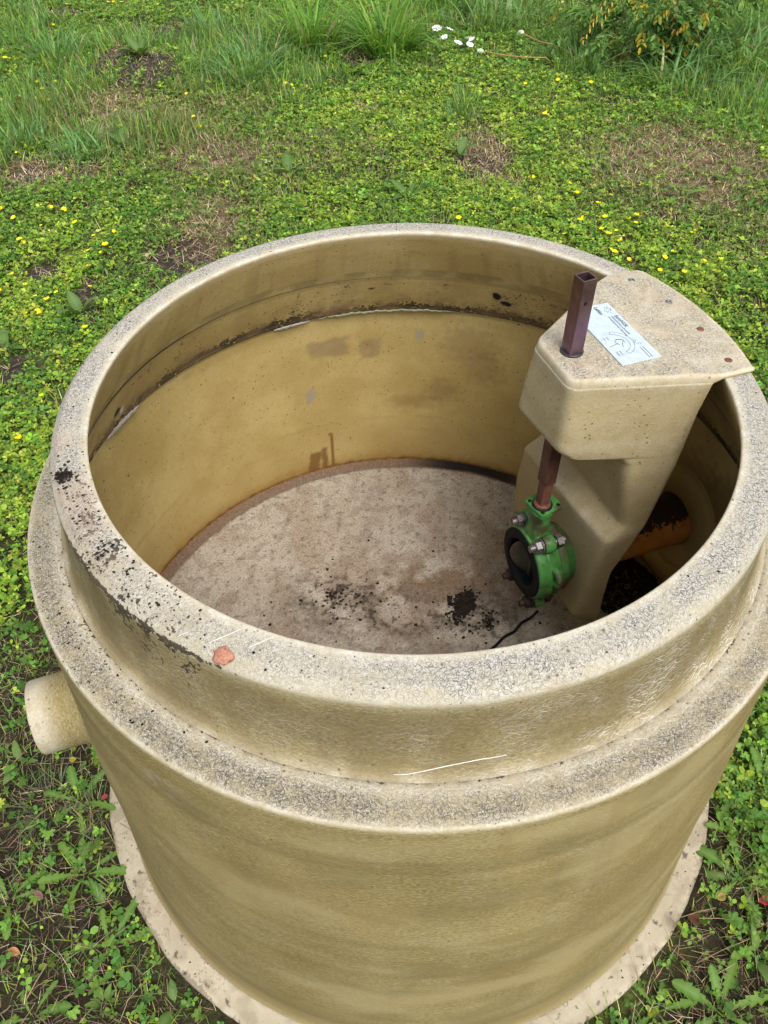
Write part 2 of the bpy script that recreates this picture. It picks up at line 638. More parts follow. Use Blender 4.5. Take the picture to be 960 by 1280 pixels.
body_prof = [(.5505, -.1525, .2, .5, 0), (.566, -.1515, .45, .75, 0), (.580, -.1512, 1, .5, 0), (.596, -.1515, 1, .4, 0), (.6045, -.1526, .6, .65, 0), (.6078, -.1542, .15, .85, 0),
             (.6097, -.1578, 0, .5, 0), (.6106, -.1625, .0, .05, 0)]
for z in np.linspace(-.18, -1.015, 44):
    body_prof.append((rout(z), z, 0, 0, 0))
body_prof += [(rout(-1.02) + .002, -1.022, 0, .05, 0), (rout(-1.02) + .007, -1.0275, 0, .5, 0)]


def body_zones(T, S_, R, Z, zc):
    n = noise_polar(T, S_, 10, 10, 13)
    n2 = noise_polar(T, S_, 45, 45, 14)
    zc[..., 0] = np.clip(zc[..., 0] * (.55 + 1.0 * n) * (.75 + .5 * n2), 0, 1)
    zc[..., 1] = np.clip(zc[..., 1] * (.7 + .6 * n2), 0, 1)
    return zc


def body_stain(T, S_, R, Z, st):
    a = deg(T)
    lv = np.where(a > 90, a - 360, a)
    n = noise_polar(T, S_, 4, 16, 51, 4)
    n2 = noise_polar(T, S_, 1.5, 22, 52, 3)
    wall = Z < -.17
    st = lay(st, wall * .35 * sstep(.5, .75, n2), (.16, .115, .04))
    st = lay(st, wall * .3 * sstep(.5, .7, noise_polar(T, S_, 2.5, 4, 56, 3)), (.20, .135, .05))
    m1, m2 = noise_polar(T, S_, 3.2, 7, 57, 5), noise_polar(T, S_, 7, 12, 58, 5)
    st = lay(st, wall * .55 * sstep(.50, .68, m1), (.335, .275, .140))
    st = lay(st, wall * .45 * sstep(.52, .70, m2), (.165, .134, .054))
    st = lay(st, wall * .2 * sstep(.55, .68, noise_polar(T, S_, 11, 5, 59, 4)), (.30, .21, .085))
    drip = noise_polar(T, S_, 38, 1.4, 60, 3)
    st = lay(st, wall * .22 * sstep(.58, .72, drip) * sstep(-.75, -.2, Z), (.17, .125, .06))
    st = lay(st, wall * .5 * sstep(-.90, -1.02, Z + .12 * (m2 - .5)), (.165, .125, .06))
    # a darker line where the wall is stepped, and a darker olive foot
    st = lay(st, wall * .5 * np.exp(-((Z + .268 - .008 * (n - .5)) / .010) ** 2), (.12, .095, .04))
    st = lay(st, wall * .35 * np.exp(-((Z + .945) / .035) ** 2), (.14, .11, .04))
    st = lay(st, wall * .25 * sstep(-.8, -1.0, Z), (.19, .16, .06))
    # grey scuff below the ledge, front left
    st = lay(st, .7 * sstep(.45, .7, noise_polar(T, S_, 70, 70, 53)) * np.exp(-((lv + 120) / 3.5) ** 2 - ((Z + .235) / .02) ** 2), (.36, .34, .29))
    # soil grains on the ledge at the left
    g = noise_polar(T, S_, 80, 80, 54)
    st = lay(st, (Z > -.16) * sstep(.66, .74, g) * np.exp(-((lv + 145) / 22) ** 2) * .8, (.06, .045, .03))
    # blackish seam where neck meets ledge
    st = lay(st, (R < .5575) * (Z > -.16) * .45 * sstep(.4, .62, noise_polar(T, S_, 60, 20, 55)), (.10, .085, .06))
    return st


revolve('tank_body', body_prof, .0062, 720, body_zones, tank, body_stain, dirtf=body_dirt)

inner_prof = [(.5407, -.1315, 0, 0, 1), (.5445, -.139, 0, 0, 1), (.589, -.2355, 0, 0, 1), (.5900, -.2415, 0, 0, 1), (.5985, -.2425, 0, 0, 1), (.6040, -.2445, 0, 0, 1)]
for z in np.linspace(-.26, -.752, 26):
    inner_prof.append((rout(z) - .0125, z, 0, 0, 1))


def inner_stain(T, S_, R, Z, st):
    a = deg(T)
    n = noise_polar(T, S_, 14, 14, 61)
    nf = noise_polar(T, S_, 55, 55, 62)
    low = Z < -.246
    band = (Z > -.243) & (Z < -.135)
    # grimy lower edge of the band above the step
    st = lay(st, band * .85 * sstep(-.185, -.24, Z) * sstep(.40, .58, nf * .55 + n * .45), (.11, .075, .045))
    st = lay(st, .9 * np.exp(-((Z + .2405) / .0035) ** 2) * sstep(.35, .55, nf), (.05, .035, .025))
    st = lay(st, band * .35 * sstep(.4, .65, n), (.30, .20, .09))
    st = lay(st, band * .6 * sstep(.64, .72, nf) * sstep(.5, .6, n), (.06, .04, .03))
    st = lay(st, .35 * np.exp(-((Z + .137) / .004) ** 2), (.22, .15, .06))
    # two tar spots and a bitten corner
    def spot(a0, z0, ra, rz, c, s, soft=.35, seed=1, wob=.6):
        q = np.hypot((a - a0) / ra, (Z - z0) / rz) + wob * (noise_polar(T, S_, 60, 60, seed) - .5)
        return lay(st, s * sstep(1 + soft, 1 - soft, q), c)
    st = spot(71.8, -.172, 1.1, .012, (.015, .013, .012), 1, .12, 5, .9)
    st = spot(69.6, -.190, 1.2, .008, (.015, .013, .012), 1, .12, 6, .9)
    st = spot(99.5, -.165, .8, .003, (.05, .03, .02), 1, .2, 7)
    st = spot(163.5, -.195, 1.0, .010, (.03, .025, .02), 1, .12, 8, 1.0)
    st = spot(161.5, -.205, .7, .010, (.6, .56, .48), 1, .2, 9, 1.0)
    # squared grey residue marks of removed tape on the wall
    def sq(a0, z0, ra, rz, c, s, sk=0., seed=3):
        da, dz = (a - a0) / ra, (Z - z0 - sk * (a - a0)) / rz
        q = np.maximum(np.abs(da), np.abs(dz)) + 1.0 * (noise_polar(T, S_, 34, 34, seed) - .5) + .7 * (noise_polar(T, S_, 11, 11, seed + 1) - .5)
        return lay(st, s * sstep(1.3, .75, q) * (.7 + .6 * (noise_polar(T, S_, 40, 40, seed + 2) - .3)), c)
    st = sq(108.8, -.340, 4.3, .023, (.22, .155, .09), .68, -.0002)
    st = sq(99.6, -.360, 2.0, .026, (.20, .14, .075), .6, .0, 4)
    st = sq(113.8, -.472, .9, .022, (.30, .27, .23), .85, -.011, 5)
    st = sq(88.6, -.322, .85, .014, (.30, .27, .24), .8, 0, 6)
    st = spot(78, -.34, 6, .05, (.22, .14, .06), .42, .5, 12, 1.3)
    st = spot(74, -.40, 4, .05, (.20, .13, .06), .42, .5, 13, 1.3)
    st = spot(83, -.49, 4, .035, (.19, .12, .05), .42, .5, 14, 1.4)
    st = spot(90, -.53, 6, .02, (.20, .12, .045), .36, .5, 15, 1.4)
    # tidemark and brown foot of the wall
    tide = -.585 + .02 * (n - .5)
    st = lay(st, low * .28 * sstep(tide + .015, tide - .05, Z), (.32, .20, .07))
    st = lay(st, low * .22 * sstep(.4, .6, n) * np.exp(-((Z - tide) / .006) ** 2), (.27, .17, .06))
    st = lay(st, low * .55 * sstep(-.700, -.735, Z + .03 * (nf - .5)), (.30, .155, .035))
    st = lay(st, low * .9 * sstep(-.727, -.742, Z + .016 * (nf - .5)), (.13, .065, .02))
    # rusty drips
    for a0, z1, wd in ((113.6, -.672, 1.5), (111.4, -.662, .7), (109.4, -.622, .35)):
        q = np.abs(a - a0 + (Z + .67) * 12 * (wd > 1)) / wd
        st = lay(st, low * .9 * sstep(1.1, .75, q + .5 * (nf - .5)) * sstep(z1 + .006, z1 - .004, Z), (.19, .095, .03))
    st = spot(109.6, -.618, .7, .005, (.19, .095, .03), .85, .2, 16)
    # dark soil stain near the outlet
    st = spot(18, -.43, 9, .10, (.21, .13, .04), .7, .4, 17)
    st = spot(8, -.36, 8, .06, (.19, .13, .06), .6, .5, 18, 1.3)
    return st


revolve('inner_wall', inner_prof, .0036, 900, None, tank, inner_stain, dirtf=inner_dirt)

# --- base flange
fl_prof = [(.640, -1.0290, 0, 1, 0), (.672, -1.0286, 0, 1, 0), (.706, -1.0282, .1, 1, 0), (.7135, -1.0292, .1, 1, 0), (.7168, -1.0320, 0, 1, 0), (.7172, -1.0400, .2, .8, 0), (.640, -1.0402, 0, 1, 0)]


def fl_stain(T, S_, R, Z, st):
    a = deg(T)
    n = noise_polar(T, S_, 60, 60, 81)
    n2 = noise_polar(T, S_, 8, 8, 82)
    st = lay(st, .6 + .35 * sstep(.35, .65, n2), (.335, .288, .205))
    st = lay(st, .45 * sstep(.5, .66, noise_polar(T, S_, 22, 22, 84)), (.22, .18, .12))
    # ringed blisters of lichen
    q = noise_polar(T, S_, 42, 42, 83, 1)
    ring = np.exp(-((q - .68) / .022) ** 2)
    st = lay(st, .8 * ring * sstep(.5, .6, n2), (.15, .12, .09))
    st = lay(st, .8 * sstep(.68, .72, n), (.06, .045, .035))
    st = lay(st, .75 * np.exp(-((R - .667) / .004) ** 2) * sstep(.35, .6, n), (.08, .06, .04))
    return st


def fl_warp(T, S_, R, Z):
    e = (fbm(T * 9 + 9, T * 0 + 2.4, 91, 5) - .5) * .009 * (R > .70)
    return R + e, Z


revolve('base_flange', fl_prof, .0026, 1700, None, tank, fl_stain, fl_warp, dirtf=fl_dirt)


# --- floor
def build_floor():
    R = rout(-.75) - .0125
    g = np.arange(-R - .008, R + .008, .0036)
    X, Y = np.meshgrid(g, g)
    n = len(g)
    i, j = np.meshgrid(np.arange(n - 1), np.arange(n - 1), indexing='ij')
    a = (i * n + j).ravel()
    F = np.stack([a, a + 1, a + n + 1, a + n], 1)
    rr = np.hypot(X, Y)
    keep = (rr.ravel()[F] < R).all(1)
    F = F[keep]
    used = np.unique(F)
    mp = -np.ones(n * n, int)
    mp[used] = np.arange(len(used))
    F = mp[F]
    X, Y = X.ravel()[used], Y.ravel()[used]
    rr = np.hypot(X, Y)
    Z = RIM - .75 + .004 * (1 - rr / R) + .012 * sstep(.612, R, rr)
    me = np_mesh('tank_floor', np.stack([X, Y, Z], 1), [F])
    vuv(me, np.stack([X, Y], 1))
    st = np.zeros((1, len(X), 4), np.float32)
    n1, n2, nf = fbm(X * 4 + 9, Y * 4 + 9, 101), fbm(X * 13 + 9, Y * 13 + 9, 102), fbm(X * 75 + 9, Y * 75 + 9, 103, 3)

    def L(a, c):
        lay(st, np.asarray(a)[None], c)
    L(.8 + 0 * X, (.365, .325, .265))
    L(.5 * sstep(.42, .66, n1), (.31, .26, .205))
    L(.55 * sstep(.5, .7, n2) * sstep(.3, .6, n1), (.41, .37, .325))
    L(.6 * sstep(.5, .64, fbm(X * 9 + 3, Y * 5 + 1, 104)), (.27, .205, .15))
    L(.35 * sstep(.5, .62, fbm(X * 30 + 3, Y * 30 + 1, 105)), (.17, .12, .085))
    el = lambda x, y, rx, ry: np.exp(-(((X - x) / rx) ** 2 + ((Y - y) / ry) ** 2))
    L(.85 * el(.06, .22, .17, .07) * sstep(.35, .55, n2), (.17, .095, .05))
    L(.85 * el(-.03, .13, .26, .10) * sstep(.36, .56, n2), (.135, .100, .070))
    L(.65 * el(.2, .34, .12, .16) * sstep(.4, .6, n2), (.20, .145, .10))
    L(.6 * el(-.10, .42, .03, .14) * sstep(.35, .6, n2), (.20, .15, .12))
    L(.5 * el(-.20, .35, .03, .12) * sstep(.35, .6, n2), (.30, .23, .18))
    # greasy black grit
    L(.95 * sstep(.545, .585, nf * .6 + n2 * .45) * np.clip(el(-.16, .17, .10, .05) + el(-.02, .10, .16, .04) * .8 + el(.17, .10, .07, .07) * .7, 0, 1), (.02, .017, .015))
    L(.7 * sstep(.64, .68, nf) * .8, (.10, .075, .055))
    # darker ring of filler along the wall
    L(.9 * sstep(.604, .612, rr + .006 * (nf - .5)), (.13, .085, .055))
    L(.5 * sstep(.622, .632, rr), (.20, .09, .03))
    L(.98 * sstep(.610, .616, rr + .012 * (n2 - .5)) * np.exp(-((np.degrees(np.arctan2(Y, X)) - 74) / 15) ** 4), (.010, .008, .007))
    me2 = me
    vcol(me2, 'stain', st[0])
    k = NT('tank_floor_resin')
    obj = k.n('ShaderNodeTexCoord').outputs['Object']
    s_ = k.attr('stain')
    nn = k.noise(obj, 230, 3, .75)
    col = k.mix(s_.outputs['Alpha'], (.35, .30, .25), s_.outputs['Color'])
    col = k.mix(1, col, k.ramp(k.range(nn, .3, .7, 0, 1, False), [(0, .55), (1, 1.35)]), 'MULTIPLY')
    col = k.mix(k.math('MULTIPLY', k.range(k.noise(obj, 170, 3, .7), .52, .7), .4), col, k.mix(.7, col, (.05, .035, .025)))
    k.bump(nn, .3, .001)
    link('tank_floor', me2, k.done(col, .75, 0, .12), tank)


build_floor()

# --- chamber frame of reference: n points from the axis to the outlet, t across
A22 = math.radians(22)
N_ = Vector((math.cos(A22), math.sin(A22), 0))
T_ = Vector((-math.sin(A22), math.cos(A22), 0))


def W(n, t, z):
    return N_ * n + T_ * t + Vector((0, 0, z + RIM))


def set_grp_attrs(o, zone, stain=(0, 0, 0, 0)):
    me = o.data
    vcol(me, 'zone', np.tile(zone, (len(me.vertices), 1)))
    vcol(me, 'stain', np.tile(stain, (len(me.vertices), 1)))


# --- inlet stub
def stub():
    R0, zc, tc = .066, -.510, -.030
    mb = MB()
    prof = [(.060, -.62), (.060, -.7095), (.0615, -.711), (.0645, -.711), (.066, -.7085), (.0664, -.69), (.0668, -.668), (.0672, -.655), (.0690, -.648), (.0730, -.643), (.078, -.638), (.080, -.62)]
    base = Vector((0, 0, 0)) + T_ * tc + Vector((0, 0, RIM + zc))
    rs = []
    n = 64
    for r, h in prof:
        ring = []
        for i in range(n):
            a = 2 * PI * i / n
            t, z = tc + r * math.cos(a), zc + r * math.sin(a)
            nn = h
            if r > .0685:   # feather the fillet on to the curved wall
                rw = rout(z) - .002
                wall_n = -math.sqrt(max(rw * rw - t * t, .01))
                nn = wall_n - max(0, (-.636 - h)) * .8 if r > .0685 else wall_n
            ring.append(W(nn, t, z))
        rs.append(ring)
    mb.rings(rs, False, False)
    me = mb.mesh('inlet_stub')
    o = link('inlet_stub', me, GRP, tank)
    co = np.array([v.co for v in me.vertices])
    ang = np.arctan2(co[:, 2] - RIM - zc, (co @ np.array(T_)) - tc)
    vuv(me, np.stack([ang * .066 + 3, (co @ np.array(N_))], 1))
    nn = co @ np.array(N_)
    z = np.zeros((len(co), 3))
    z[:, 1] = .75 * sstep(-.655, -.70, nn)
    z[:, 0] = .12
    vcol(me, 'zone', z)
    vcol(me, 'stain', np.zeros((len(co), 4)))


stub()


# --- valve chamber (moulded box hung from the rim)
def chamber():
    # z, (n,t) of right-back, right-front, left-front, left-back
    lv = [(-.002, (.427, -.154), (.216, -.092), (.217, .0245), (.397, .1425)),
          (-.06, (.419, -.152), (.217, -.094), (.212, .030), (.398, .146)),
          (-.130, (.416, -.151), (.218, -.096), (.209, .037), (.400, .150)),
          (-.147, (.415, -.151), (.236, -.099), (.228, .038), (.400, .151)),
          (-.152, (.414, -.151), (.318, -.121), (.330, .100), (.400, .153)),
          (-.17, (.413, -.151), (.332, -.125), (.340, .125), (.401, .154)),
          (-.318, (.397, -.146), (.356, -.133), (.352, .146), (.402, .165)),
          (-.350, (.390, -.143), (.327, -.139), (.307, .150), (.402, .172)),
          (-.375, (.384, -.142), (.326, -.136), (.309, .152), (.400, .175)),
          (-.45, (.362, -.136), (.322, -.131), (.309, .165), (.392, .182)),
          (-.53, (.362, -.136), (.318, -.126), (.311, .160), (.385, .178)),
          (-.590, (.367, -.137), (.314, -.121), (.313, .150), (.375, .165)),
          (-.612, (.366, -.135), (.325, -.118), (.325, .145), (.372, .158))]
    P = np.array([[z, *a, *b, *c, *d] for z, a, b, c, d in lv])
    d = np.sqrt((np.diff(P, axis=0) ** 2).sum(1))
    s = np.concatenate([[0], np.cumsum(d)])
    ss = np.arange(0, s[-1], .004)
    ss = np.append(ss, s[-1])
    Q = np.stack([np.interp(ss, s, P[:, i]) for i in range(9)], 1)
    K = np.exp(-(np.arange(-6, 7) / 1.9) ** 2)
    K /= K.sum()
    pad = np.concatenate([Q[:1]] * 6 + [Q] + [Q[-1:]] * 6)
    Q2 = np.stack([np.convolve(pad[:, i], K, 'valid') for i in range(9)], 1)
    Q2[:2] = Q[:2]
    rings = []
    for q in Q2:
        z = q[0]
        pts = [np.array(q[1 + 2 * k:3 + 2 * k]) for k in range(4)]
        line = [pts[0]]
        for k in (1, 2):
            a, b, c = pts[k - 1], pts[k], pts[k + 1]
            rf = .017 if k == 1 else .011
            ra = min(rf, .42 * np.linalg.norm(b - a))
            rc = min(rf, .42 * np.linalg.norm(c - b))
            p0, p1 = b + (a - b) / np.linalg.norm(a - b) * ra, b + (c - b) / np.linalg.norm(c - b) * rc
            prev = line[-1]
            for u in np.linspace(0, 1, 10)[1:-1]:
                line.append(prev + (p0 - prev) * u)
            for u in np.linspace(0, 1, 9):
                line.append((1 - u) ** 2 * p0 + 2 * u * (1 - u) * b + u * u * p1)
        prev = line[-1]
        for u in np.linspace(0, 1, 14)[1:]:
            line.append(prev + (pts[3] - prev) * u)
        rings.append([W(p[0], p[1], z) for p in line])
    mb = MB()
    mb.rings(rings, False, False, True, closed=False)
    mb.add(rings[-1], [tuple(range(len(rings[-1])))])
    me = mb.mesh('valve_chamber')
    o = link('valve_chamber', me, GRP, tank)
    sol = o.modifiers.new('thickness', 'SOLIDIFY')
    sol.thickness = .006
    sol.offset = -1
    co = np.array([v.co for v in me.vertices])
    nn, tt, zz = co @ np.array(N_), co @ np.array(T_), co[:, 2] - RIM
    vuv(me, np.stack([tt - nn + 7, zz], 1))
    zone = np.zeros((len(co), 3))
    nz = fbm(tt * 12 + 5, zz * 12 + 5, 120)
    ridge = np.exp(-((zz + .352) / .018) ** 2) * (nn < .36)  # light caught on the ridge, put into the cream colour
    zone[:, 1] = np.clip(.30 + .5 * ridge * sstep(.35, .6, nz) + .35 * sstep(-.02, .005, zz) + .3 * np.exp(-((zz + .125) / .02) ** 2) * nz, 0, 1)
    zone[:, 2] = .45
    zone[:, 0] = .25 * sstep(-.04, .005, zz)
    vcol(me, 'zone', zone)
    st = np.zeros((1, len(co), 4), np.float32)
    lay(st, (.30 * sstep(.4, .7, nz))[None], (.26, .195, .085))
    lay(st, (.35 * sstep(-.3, -.6, zz))[None], (.23, .165, .065))
    vcol(me, 'stain', st[0])
    return o


chamber_ob = chamber()


def lid():
    out = []
    for n, t in ((.427, -.154), (.216, -.092), (.217, .0245), (.397, .1425)):
        out.append(np.array((n, t)))
    # rim side: arc from az 40.5 to 4.6 deg (local angle = az-22)
    arc = [np.array((.5225 * math.cos(math.radians(b)), .5225 * math.sin(math.radians(b)))) for b in np.linspace(17.0, -16.2, 40)]
    start = [np.array((.430, .1600)), np.array((.470, .1640)), np.array((.4920, .1605))]
    poly = [out[0]]
    for k in (1, 2):
        a, b, c = out[k - 1], out[k], out[k + 1]
        p0, p1 = b + (a - b) / np.linalg.norm(a - b) * .017, b + (c - b) / np.linalg.norm(c - b) * .017
        for u in np.linspace(0, 1, 9):
            poly.append((1 - u) ** 2 * p0 + 2 * u * (1 - u) * b + u * u * p1)
    poly += [out[3]] + start + arc + [np.array((.500, -.1560))]
    # resample the outline
    P = np.array(poly + [poly[0]])
    d = np.sqrt((np.diff(P, axis=0) ** 2).sum(1))
    s = np.concatenate([[0], np.cumsum(d)])
    ss = np.linspace(0, s[-1], 240)[:-1]
    Q = np.stack([np.interp(ss, s, P[:, i]) for i in range(2)], 1)
    c0 = np.array((.37, .0))
    rings = []
    for k, (sc, dz) in enumerate([(.97, -.012), (.992, -.010), (.9965, -.004), (.9945, .003), (.988, .0078), (.978, .0112), (.965, .0129), (.945, .0133), (.85, .0133), (.75, .0133), (.6, .0134), (.45, .0134), (.3, .0134), (.15, .0134), (.03, .0134)]):
        ring = []
        for q in Q:
            p = c0 + (q - c0) * sc
            thin = float(sstep(.405, .455, p[0]))     # over the rim it is only a thin sheet
            ring.append(W(p[0], p[1], dz * (1 - thin) + thin * (.0005 + max(0, dz + .012) / .0253 * .0072)))
        rings.append(ring)
    mb = MB()
    mb.rings(rings, True, True)
    me = mb.mesh('chamber_lid')
    o = link('chamber_lid', me, GRP, tank)
    co = np.array([v.co for v in me.vertices])
    vuv(me, co[:, :2] + 11)
    nn, tt = co @ np.array(N_), co @ np.array(T_)
    nz = fbm(tt * 14 + 5, nn * 14 + 5, 130)
    zone = np.zeros((len(co), 3))
    zone[:, 1] = .8
    edge = sstep(.27, .22, nn) + sstep(.055, .085, np.abs(tt - (-.0)) - (nn - .22) * .3)
    zone[:, 0] = np.clip(.75 + .5 * (nz - .5) + .5 * edge * nz, 0, 1)
    zone[:, 2] = .4
    kk = np.arange(len(co)) // len(Q)            # ring number: the rounded edge is smoother than the top
    kk = kk[:len(co)]
    zone[:, 0] *= sstep(4.5, 8, np.where(kk > 13, 3, kk))
    zone[:, 1] *= .55 + .45 * sstep(1, 6, np.where(kk > 13, 0, kk))
    vcol(me, 'zone', zone)
    st = np.zeros((1, len(co), 4), np.float32)
    lay(st, (.35 * sstep(.45, .7, nz))[None], (.40, .30, .19))
    lay(st, (.3 * sstep(.45, .7, fbm(tt * 30 + 5, nn * 30 + 5, 131)))[None], (.56, .50, .39))
    vcol(me, 'stain', st[0])


lid()

STEEL = mat_simple('zinc_steel', (.20, .195, .19), (.36, .355, .35), 60, .5, .8, .4, .3, (.11, .075, .055), 60, (.45, .65))
RUST = mat_simple('rusted_steel', (.13, .055, .035), (.20, .085, .055), 50, .7, .2, .3, .5, (.085, .04, .03), 20)
ROD = None
HOLE_BLACK = mat_simple('hole_shade_black', (.006, .006, .007), (.012, .012, .013), 60, .6, 0, .2, .1)


def mat_rod():
    k = NT('violet_sheen_steel')
    obj = k.n('ShaderNodeTexCoord').outputs['Object']
    z = k.sep(obj)[2]
    n = k.noise(obj, 35, 4, .6)
    top = k.mix(k.range(n, .35, .65), (.13, .080, .076), (.21, .135, .130))
    violet = k.range(k.math('ADD', z, k.math('MULTIPLY', n, .06)), RIM + .015, RIM + .085, 0, 1)
    vio2 = k.range(k.math('ADD', z, k.math('MULTIPLY', n, .06)), RIM + .085, RIM + .15, 1, 0)
    top = k.mix(k.math('MULTIPLY', k.math('MULTIPLY', violet, vio2), .3), top, (.26, .15, .38))  # violet sheen painted into the colour of the upper rod
    low = k.mix(k.range(n, .35, .65), (.075, .033, .024), (.13, .058, .042))
    col = k.mix(k.range(z, RIM - .02, RIM + .01), low, top)
    col = k.mix(k.range(k.noise(obj, 120, 3, .7), .6, .75), col, (.05, .03, .025))
    k.bump(k.noise(obj, 160, 3, .6), .25, .0006)
    return k.done(col, k.range(z, RIM - .02, RIM + .01, .7, .33), k.range(z, RIM - .02, RIM + .01, .25, .8), .5)


for (n, t), c in (((.461, .131), 0), ((.482, .049), 0), ((.483, -.038), 1), ((.473, -.124), 1)):
    mb = MB()
    mb.lathe(W(n, t, .0072), (0, 0, 1), [(.0062, -.001), (.0062, .0006), (.0052, .0016), (.0030, .0024), (.0022, .0024), (.0018, .0012)], 18)
    rv = mb.build('rivet', STEEL if c == 0 else RUST, tank)
    if c:
        rv['label'] = 'rusty rivet on the lid'

# --- sign plate with its lettering
P01, P11, P10 = Vector((.3222, .2096, RIM + .0134)), Vector((.3814, .0602, RIM + .0134)), Vector((.3183, .0326, RIM + .0134))
XH = (P11 - P01).normalized()
YH = (P01 + (P10 - P11) - P01)
YH = -(YH - XH * YH.dot(XH)).normalized()
PL, PHt = (P11 - P01).length, (P11 - P10).length
O0 = P01 - YH * PHt


def plate_mat():
    k = NT('brushed_aluminium_sign')
    obj = k.n('ShaderNodeTexCoord').outputs['Object']
    n = k.noise(obj, 90, 4, .6)
    col = k.mix(k.range(n, .35, .65), (.46, .55, .60), (.56, .64, .67))
    col = k.mix(k.range(k.noise(obj, 40, 4, .7), .6, .75, 0, .5), col, (.45, .47, .45))
    return k.done(col, .42, .25, .5)


mb = MB()
mb.box(O0 + XH * PL / 2 + YH * PHt / 2 + Vector((0, 0, .0012)), XH * PL / 2, YH * PHt / 2, (0, 0, .0009))
plate = mb.build('sign_plate', plate_mat(), tank, bevel=.0004)
INK = mat_simple('dark_print', (.05, .06, .09), (.09, .10, .13), 200, .6, 0, .3, 0)


def lettering():
    mb = MB()
    zt = .00235

    def pt(x, y):
        return O0 + XH * x + YH * y + Vector((0, 0, zt))

    def text(s, x, y, size, bold=0.0, shear=0.0, width=None):
        cu = bpy.data.curves.new('words', 'FONT')
        cu.body = s
        cu.size = size
        cu.offset = bold
        cu.shear = shear
        cu.resolution_u = 3
        ob = bpy.data.objects.new('words', cu)
        COL.objects.link(ob)
        dg = bpy.context.evaluated_depsgraph_get()
        me = bpy.data.meshes.new_from_object(ob.evaluated_get(dg))
        vs = [v.co.copy() for v in me.vertices]
        sx = 1.0
        if width and vs:
            sx = width / max(v.x for v in vs)
        mb.add([pt(x + v.x * sx, y + v.y) for v in vs], [tuple(p.vertices) for p in me.polygons])
        bpy.data.objects.remove(ob)
        bpy.data.curves.remove(cu)
        bpy.data.meshes.remove(me)

    def line(pts, wd):
        for a, b in zip(pts, pts[1:]):
            a, b = Vector(a), Vector(b)
            d = (b - a)
            if d.length < 1e-7:
                continue
            q = Vector((-d.y, d.x)).normalized() * wd / 2
            mb.add([pt(*(a + q)), pt(*(a - q)), pt(*(b - q)), pt(*(b + q))], [(0, 1, 2, 3)])

    def arc(cx, cy, r, a0, a1, wd, n=24):
        line([(cx + r * math.cos(math.radians(a0 + (a1 - a0) * i / n)), cy + r * math.sin(math.radians(a0 + (a1 - a0) * i / n))) for i in range(n + 1)], wd)
    H, L = PHt, PL
    text('Labko', .02 * L + .002, .565 * H, .0092, .00025, .2, .024)
    # swirl emblem with dots round it
    cx, cy = .098 * L + .004, .83 * H
    arc(cx - .001, cy + .0022, .0036, 20, 250, .0007)
    arc(cx + .001, cy - .0022, .0036, 200, 430, .0007)
    arc(cx, cy, .0062, 40, 130, .0005)
    for b in (150, 185, 330, 10):
        arc(cx + .0082 * math.cos(math.radians(b)), cy + .0066 * math.sin(math.radians(b)), .0007, 0, 360, .0008, 8)
    text('EuroNOK', .24 * L, .845 * H, .0095, .00022, 0, .225 * L)
    text('Näytteenottokaivo sulkuventtiili', .236 * L, .765 * H, .0046, .00008, 0, .34 * L)
    text('Provtagningsbrunn med ventil', .236 * L, .680 * H, .0046, .00008, 0, .355 * L)
    # dial with its pointer
    gx, gy = .667 * L, .24 * H
    arc(gx, gy, .0325, 18, 162, .0006)
    arc(gx, gy, .0255, 18, 162, .0006)
    for b in (18, 162):
        line([(gx + r * math.cos(math.radians(b)), gy + r * math.sin(math.radians(b))) for r in (.0255, .0325)], .0006)
    line([(gx + .006, gy - .010), (gx + .001, gy + .008)], .0009)
    arc(gx - .001, gy + .012, .0075, 60, 330, .0008)
    line([(gx - .010, gy + .009), (gx - .004, gy + .020), (gx + .004, gy + .013), (gx + .013, gy + .010)], .0008)
    text('Auki', .54 * L, .20 * H, .0046)
    text('Open', .54 * L, .12 * H, .0042)
    text('Kiinni', .79 * L, .20 * H, .0046)
    text('Closed', .79 * L, .12 * H, .0042)
    line([(.66 * L, .74 * H), (.70 * L, .78 * H), (.70 * L, .70 * H), (.74 * L, .74 * H)], .0006)
    arc(.745 * L, .80 * H, .0022, 0, 300, .0006)
    for yy in (.80, .73):
        line([(.80 * L, yy * H), (.975 * L, yy * H)], .0010)
    mb.build('lettering', INK, plate)


lettering()

# --- square operating rod
ROD = mat_rod()


def sq_tube(mb, cn, ct, z0, z1, side, ang, wall=None, rad=.15):
    def sec(h):
        pts = []
        for qx, qy in ((1, 1), (-1, 1), (-1, -1), (1, -1)):
            for k in range(4):
                b = math.atan2(qy, qx) - PI / 4 + PI / 2 * k / 3
                x = qx * h * (1 - rad) + h * rad * math.cos(b)
                y = qy * h * (1 - rad) + h * rad * math.sin(b)
                pts.append((x, y))
        return [(cn + x * math.cos(ang) - y * math.sin(ang), ct + x * math.sin(ang) + y * math.cos(ang)) for x, y in pts]
    o = [[W(n, t, z) for n, t in sec(side / 2)] for z in (z0, z1)]
    if wall:
        i = [[W(n, t, z) for n, t in sec(side / 2 - wall)] for z in (z1, z1 - .09)]
        mb.rings([o[0], o[1], i[0], i[1]], True, True, False)
    else:
        mb.rings(o, True, True, False)


